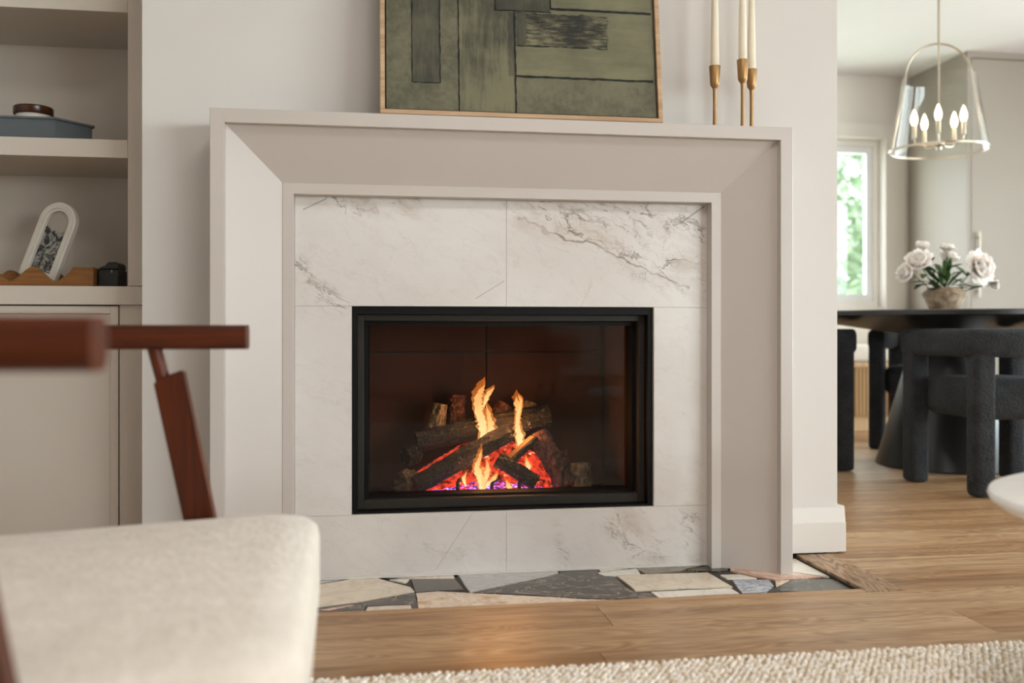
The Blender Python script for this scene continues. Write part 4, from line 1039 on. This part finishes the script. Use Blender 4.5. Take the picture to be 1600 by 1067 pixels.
peony((0.215, -0.05, 0.132), (0.8, -0.4, 0.0), 0.030, 0.7, 'closed peony bud hanging out over the pantry side', 37, (0.05, 0), bud=True, leaves=4)
gl = thing('leaf_spray', (2.86, 4.40, vz+0.078), 'spray of narrow green leaves filling the stoneware vase', 'foliage')
rg = random.Random(9)
for k in range(26):
    t = bmesh.new(); a = rg.uniform(0, 6.28); b0 = Vector((2.863+0.04*math.cos(a), 4.40+0.04*math.sin(a), vz+rg.uniform(0.09, 0.20)))
    leaf_patch(t, b0, (math.cos(a), 0.6*math.sin(a)-0.1, rg.uniform(0.0, 1.2)), rg.uniform(0.08, 0.14), rg.uniform(0.012, 0.018), rg.uniform(0, 0.05))
    m = MB(); m.add(t); m.build('leaf', 'leaf', gl, smooth=True)
for k in range(7):
    a = rg.uniform(0, 6.28)
    MB().tube([(2.863, 4.40, vz+0.08), (2.863+0.03*math.cos(a), 4.40+0.03*math.sin(a), vz+0.14), (2.863+0.055*math.cos(a), 4.40+0.05*math.sin(a), vz+0.20)], 0.002, 6).build('stalk', 'stem', gl)

# ------------------------------------------------------------------ dining chairs
def dining_chair(loc, rz, label):
    """faces +y locally"""
    c = thing('dining_chair', loc, label, 'dining chair', 'black boucle dining chairs', rz)
    path = [(-0.234, 0.262, 0.622), (-0.235, 0.255, 0.622), (-0.236, 0.15, 0.622), (-0.236, 0.0, 0.622), (-0.236, -0.14, 0.622)]
    for k in range(1, 8):
        a = PI+PI/2*k/8; path.append((-0.166+0.07*math.cos(a), -0.145+0.07*math.sin(a), 0.622))
    path += [(-0.06, -0.215, 0.622), (0.06, -0.215, 0.622)]
    path += [(-x, y, z) for x, y, z in reversed(path[:12])]
    MB().sweep(path, rrect(0.088, 0.116, 0.034, 5)).build('backrest', 'black_boucle', c, local=True)
    for sx in (-1, 1):
        MB().box(sx*0.236-0.042, sx*0.236+0.042, 0.172, 0.262, 0.002, 0.672, 0.018, 3).build('leg', 'black_boucle', c, smooth=True, local=True)
        MB().box(sx*0.203-0.047, sx*0.203+0.047, -0.234, -0.154, 0.002, 0.59, 0.024, 3).build('leg', 'black_boucle', c, smooth=True, local=True)
    MB().box(-0.205, 0.205, -0.20, 0.235, 0.305, 0.475, 0.055, 5).build('seat', 'black_boucle', c, smooth=True, local=True)
    return c
dining_chair((2.668, 3.735, 0), 0.0, 'black boucle dining chair with its back to the fireplace')
dining_chair((2.055, 4.545, 0), math.radians(-90), 'black boucle dining chair half hidden by the chimney breast corner')
dining_chair((3.21, 5.09, 0), math.atan2(0.65, -0.76), 'black boucle dining chair between the table and the bench')

# ------------------------------------------------------------------ bench under the dining window
bn = thing('window_bench', (2.75, 6.2, 0), 'fluted oak window bench along the dining window wall', 'bench')
MB().box(1.44, 4.06, 5.97, 6.708, 0.001, 0.10).build('plinth', 'bench_oak', bn)
MB().box(1.44, 4.06, 5.955, 6.708, 0.1005, 0.43).build('body', 'bench_oak', bn)
MB().box(1.44, 4.06, 5.93, 6.708, 0.4305, 0.462, 0.003).build('bench_top', 'bench_oak', bn)
fl = MB()
for k in range(103):
    x = 1.45+0.0255*k
    fl.prism([(x-0.010, 5.9548), (x-0.0075, 5.944), (x, 5.940), (x+0.0075, 5.944), (x+0.010, 5.9548)], 0.105, 0.425)
tag(fl.build('fluting', 'bench_oak', bn), kind='stuff')
for i, (x0, x1) in enumerate(((1.45, 2.74), (2.75, 4.05))):
    MB().box(x0, x1, 5.945, 6.50, 0.463, 0.573, 0.03, 4).build('seat_cushion', 'bench_cloth', bn, smooth=True)
for i, (x0, x1) in enumerate(((1.46, 2.30), (2.32, 3.16), (3.18, 4.02))):
    MB().box(x0, x1, 6.505, 6.68, 0.464, 0.80, 0.04, 4).build('back_cushion', 'bench_cloth', bn, smooth=True)

# ------------------------------------------------------------------ pantry cabinet
pc = thing('pantry_cabinet', (4.5, 6.3, 0), 'floor-to-ceiling greige pantry cabinet with a tall bar handle', 'cabinet')
MB().box(4.07, 5.40, 6.012, 6.709, 0.001, ZC-0.001).build('body', 'pantry_paint', pc)
MB().box(4.07, 4.095, 5.99, 6.0115, 0.001, ZC-0.001, 0.001, 1).build('end_stile', 'pantry_paint', pc)
MB().box(4.0955, 5.399, 5.99, 6.0115, 2.535, ZC-0.001).build('top_rail', 'pantry_paint', pc)
for i, (x0, x1) in enumerate(((4.099, 4.74), (4.745, 5.395))):
    d = MB().box(x0, x1, 5.991, 6.0105, 0.10, 2.528, 0.0015, 1).build('door', 'pantry_paint', pc)
    hx = x0+0.045 if i == 0 else x0+0.06
    h = MB().tube([(hx, 5.966, 0.90), (hx, 5.966, 1.345)], 0.0065, 10)
    h.tube([(hx, 5.966, 0.94), (hx, 5.9905, 0.94)], 0.005, 8); h.tube([(hx, 5.966, 1.305), (hx, 5.9905, 1.305)], 0.005, 8)
    ho = h.build('handle', 'nickel', d); ho.matrix_parent_inverse = Matrix.Identity(4)

# ------------------------------------------------------------------ pendant lamp
px, py = 2.844, 4.416
pd = thing('pendant_lamp', (px, py, 1.56), 'brass pendant lamp with tapered clear glass shade and candle bulbs', 'pendant lamp')
MB().tube([(px, py, 2.10), (px, py, ZC-0.018)], 0.0065, 10).build('rod', 'nickel', pd)
MB().lathe([(0, ZC-0.0005), (0.06, ZC-0.0005), (0.06, ZC-0.014), (0.03, ZC-0.02), (0, ZC-0.02)], (px, py, 0)).build('canopy', 'nickel', pd)
MB().tube([(px, py, 1.605), (px, py, 2.10)], 0.005, 10).build('centre_rod', 'nickel', pd)
hs = 0.205
rd = Vector((math.cos(0.1541), -math.sin(0.1541), 0))
arcp = []
for k in range(25):
    a = PI*k/24; r = 0.168
    arcp.append(Vector((px, py, 0))+rd*(r*math.cos(a))+Vector((0, 0, 1.928+0.178*math.sin(a))))
pts = [Vector((px, py, 1.572))+rd*0.236] + [Vector((px, py, 1.572+0.356*u))+rd*(0.236-(0.236-0.168)*u) for u in (0.25, 0.5, 0.75)] + arcp + [Vector((px, py, 1.572+0.356*u))-rd*(0.236-(0.236-0.168)*u) for u in (0.75, 0.5, 0.25)] + [Vector((px, py, 1.572))-rd*0.236]
MB().tube(pts, 0.0055, 8).build('arch_frame', 'nickel', pd)
MB().lathe([(0.229, 0.0), (0.172, 0.357), (0.170, 0.357), (0.227, 0.0)], (px, py, 1.575), 64, closed=True).build('glass_shade', 'lamp_glass', pd)
MB().lathe([(0.2295, -0.004), (0.2345, -0.004), (0.2345, 0.006), (0.2295, 0.006)], (px, py, 1.572), 64, closed=True).build('shade_ring', 'nickel', pd)
MB().lathe([(0, -0.012), (0.012, -0.01), (0.016, 0.004), (0.030, 0.010), (0.030, 0.022), (0.012, 0.030), (0, 0.032)], (px, py, 1.585), 24).build('hub', 'nickel', pd)
for k in range(5):
    a = 0.35+2*PI*k/5; d = Vector((math.cos(a), math.sin(a), 0)); c = Vector((px, py, 0))
    P_ = [c+d*0.02+Vector((0, 0, 1.604)), c+d*0.06+Vector((0, 0, 1.596)), c+d*0.10+Vector((0, 0, 1.600)), c+d*0.116+Vector((0, 0, 1.615)), c+d*0.118+Vector((0, 0, 1.64))]
    ar = MB().tube(P_, 0.004, 8).build('arm', 'nickel', pd)
    q = c+d*0.118
    sl = MB().lathe([(0, 1.636), (0.011, 1.636), (0.011, 1.70), (0, 1.70)], (q.x, q.y, 0), 14).build('candle_sleeve', 'nickel', pd)
    MB().lathe([(0, 1.7005), (0.010, 1.7005), (0.0165, 1.722), (0.0165, 1.736), (0.009, 1.762), (0.002, 1.778), (0, 1.779)], (q.x, q.y, 0), 16).build('bulb', 'bulb', pd)

# ------------------------------------------------------------------ flush fill lamp, added out of view to light from above
cl = thing('fill_lamp', (0.5, 0.35, ZC-0.09), 'added round flush fill lamp with glowing opal diffuser over the rug', 'ceiling lamp')
MB().lathe([(0, -0.001), (0.38, -0.001), (0.38, -0.05), (0.372, -0.05), (0.372, -0.012), (0, -0.012)], (0.5, 0.35, ZC), 64).build('housing', 'nickel', cl)
MB().lathe([(0, -0.013), (0.37, -0.013), (0.37, -0.05), (0.33, -0.072), (0.2, -0.085), (0, -0.088)], (0.5, 0.35, ZC), 64).build('diffuser', 'opal', cl)

# ------------------------------------------------------------------ sofa behind the viewer (mirrored faintly in the fire glass)
so = thing('sofa', (0.9, -4.75, 0), 'light grey sofa far behind the rug', 'sofa')
MB().box(-0.25, 2.05, -5.2, -4.30, 0.12, 0.30, 0.02).build('base', 'sofa_cloth', so)
for k in range(3): MB().box(-0.02+0.70*k, 0.67+0.70*k, -4.98, -4.28, 0.301, 0.45, 0.04, 3).build('seat_cushion', 'sofa_cloth', so, smooth=True)
for k in range(3): MB().box(-0.02+0.70*k, 0.67+0.70*k, -5.16, -4.96, 0.452, 0.80, 0.05, 3).build('back_cushion', 'sofa_cloth', so, smooth=True)
for x in (-0.25, 1.85 + 0.23 - 0.03):
    MB().box(x, x+0.20, -5.2, -4.28, 0.301, 0.62, 0.04, 3).build('arm', 'sofa_cloth', so, smooth=True)
for x in (-0.18, 1.98):
    for y in (-5.12, -4.38): MB().tube([(x, y, 0.002), (x, y, 0.12)], 0.02, 10).build('leg', 'walnut_leg', so)

# ------------------------------------------------------------------ garden outside the dining window
lw = MB().box(-12, 16, 6.9, 26, -0.3, -0.16); struct('ground', lw, 'lawn')
def tree(x, y, h, rad, label, mat, seed, n=5200):
    rg = np.random.default_rng(seed)
    t = thing('garden_tree', (x, y, -0.16), label, 'tree', 'trees outside the dining window')
    MB().tube([(x, y, -0.16), (x+0.05, y, h*0.4), (x, y+0.05, h*0.8)], lambda q: 0.11*(1-0.7*q), 10).build('trunk', 'trunk', t)
    u = rg.normal(size=(n, 3)); u /= np.linalg.norm(u, axis=1)[:, None]; r = rad*rg.uniform(0.25, 1, n)**0.5
    clump = 1+0.25*np.sin(u[:, 0]*9+seed)*np.cos(u[:, 2]*8)
    c = u*(r*clump)[:, None]*np.array([1, 0.8, h/rad*0.5])+np.array([x, y, h*0.52])
    a = rg.normal(size=(n, 3)); a /= np.linalg.norm(a, axis=1)[:, None]
    b_ = np.cross(a, rg.normal(size=(n, 3))); b_ /= np.linalg.norm(b_, axis=1)[:, None]
    s_ = rg.uniform(0.05, 0.12, n)[:, None]
    V = np.stack([c-a*s_, c-b_*s_*0.45, c+a*s_, c+b_*s_*0.45], 1).reshape(-1, 3)
    F_ = np.arange(n*4).reshape(-1, 4)
    me = bpy.data.meshes.new('foliage'); me.from_pydata(V.tolist(), [], F_.tolist()); me.materials.append(MATS[mat])
    o = bpy.data.objects.new('foliage', me); C.objects.link(o); o.parent = t; o.matrix_parent_inverse = Matrix.Translation(-Vector(t.location)); tag(o, kind='stuff')
tree(5.3, 10.6, 4.6, 1.35, 'leafy tree nearest the dining window glass', 'outdoor_leaf', 1)
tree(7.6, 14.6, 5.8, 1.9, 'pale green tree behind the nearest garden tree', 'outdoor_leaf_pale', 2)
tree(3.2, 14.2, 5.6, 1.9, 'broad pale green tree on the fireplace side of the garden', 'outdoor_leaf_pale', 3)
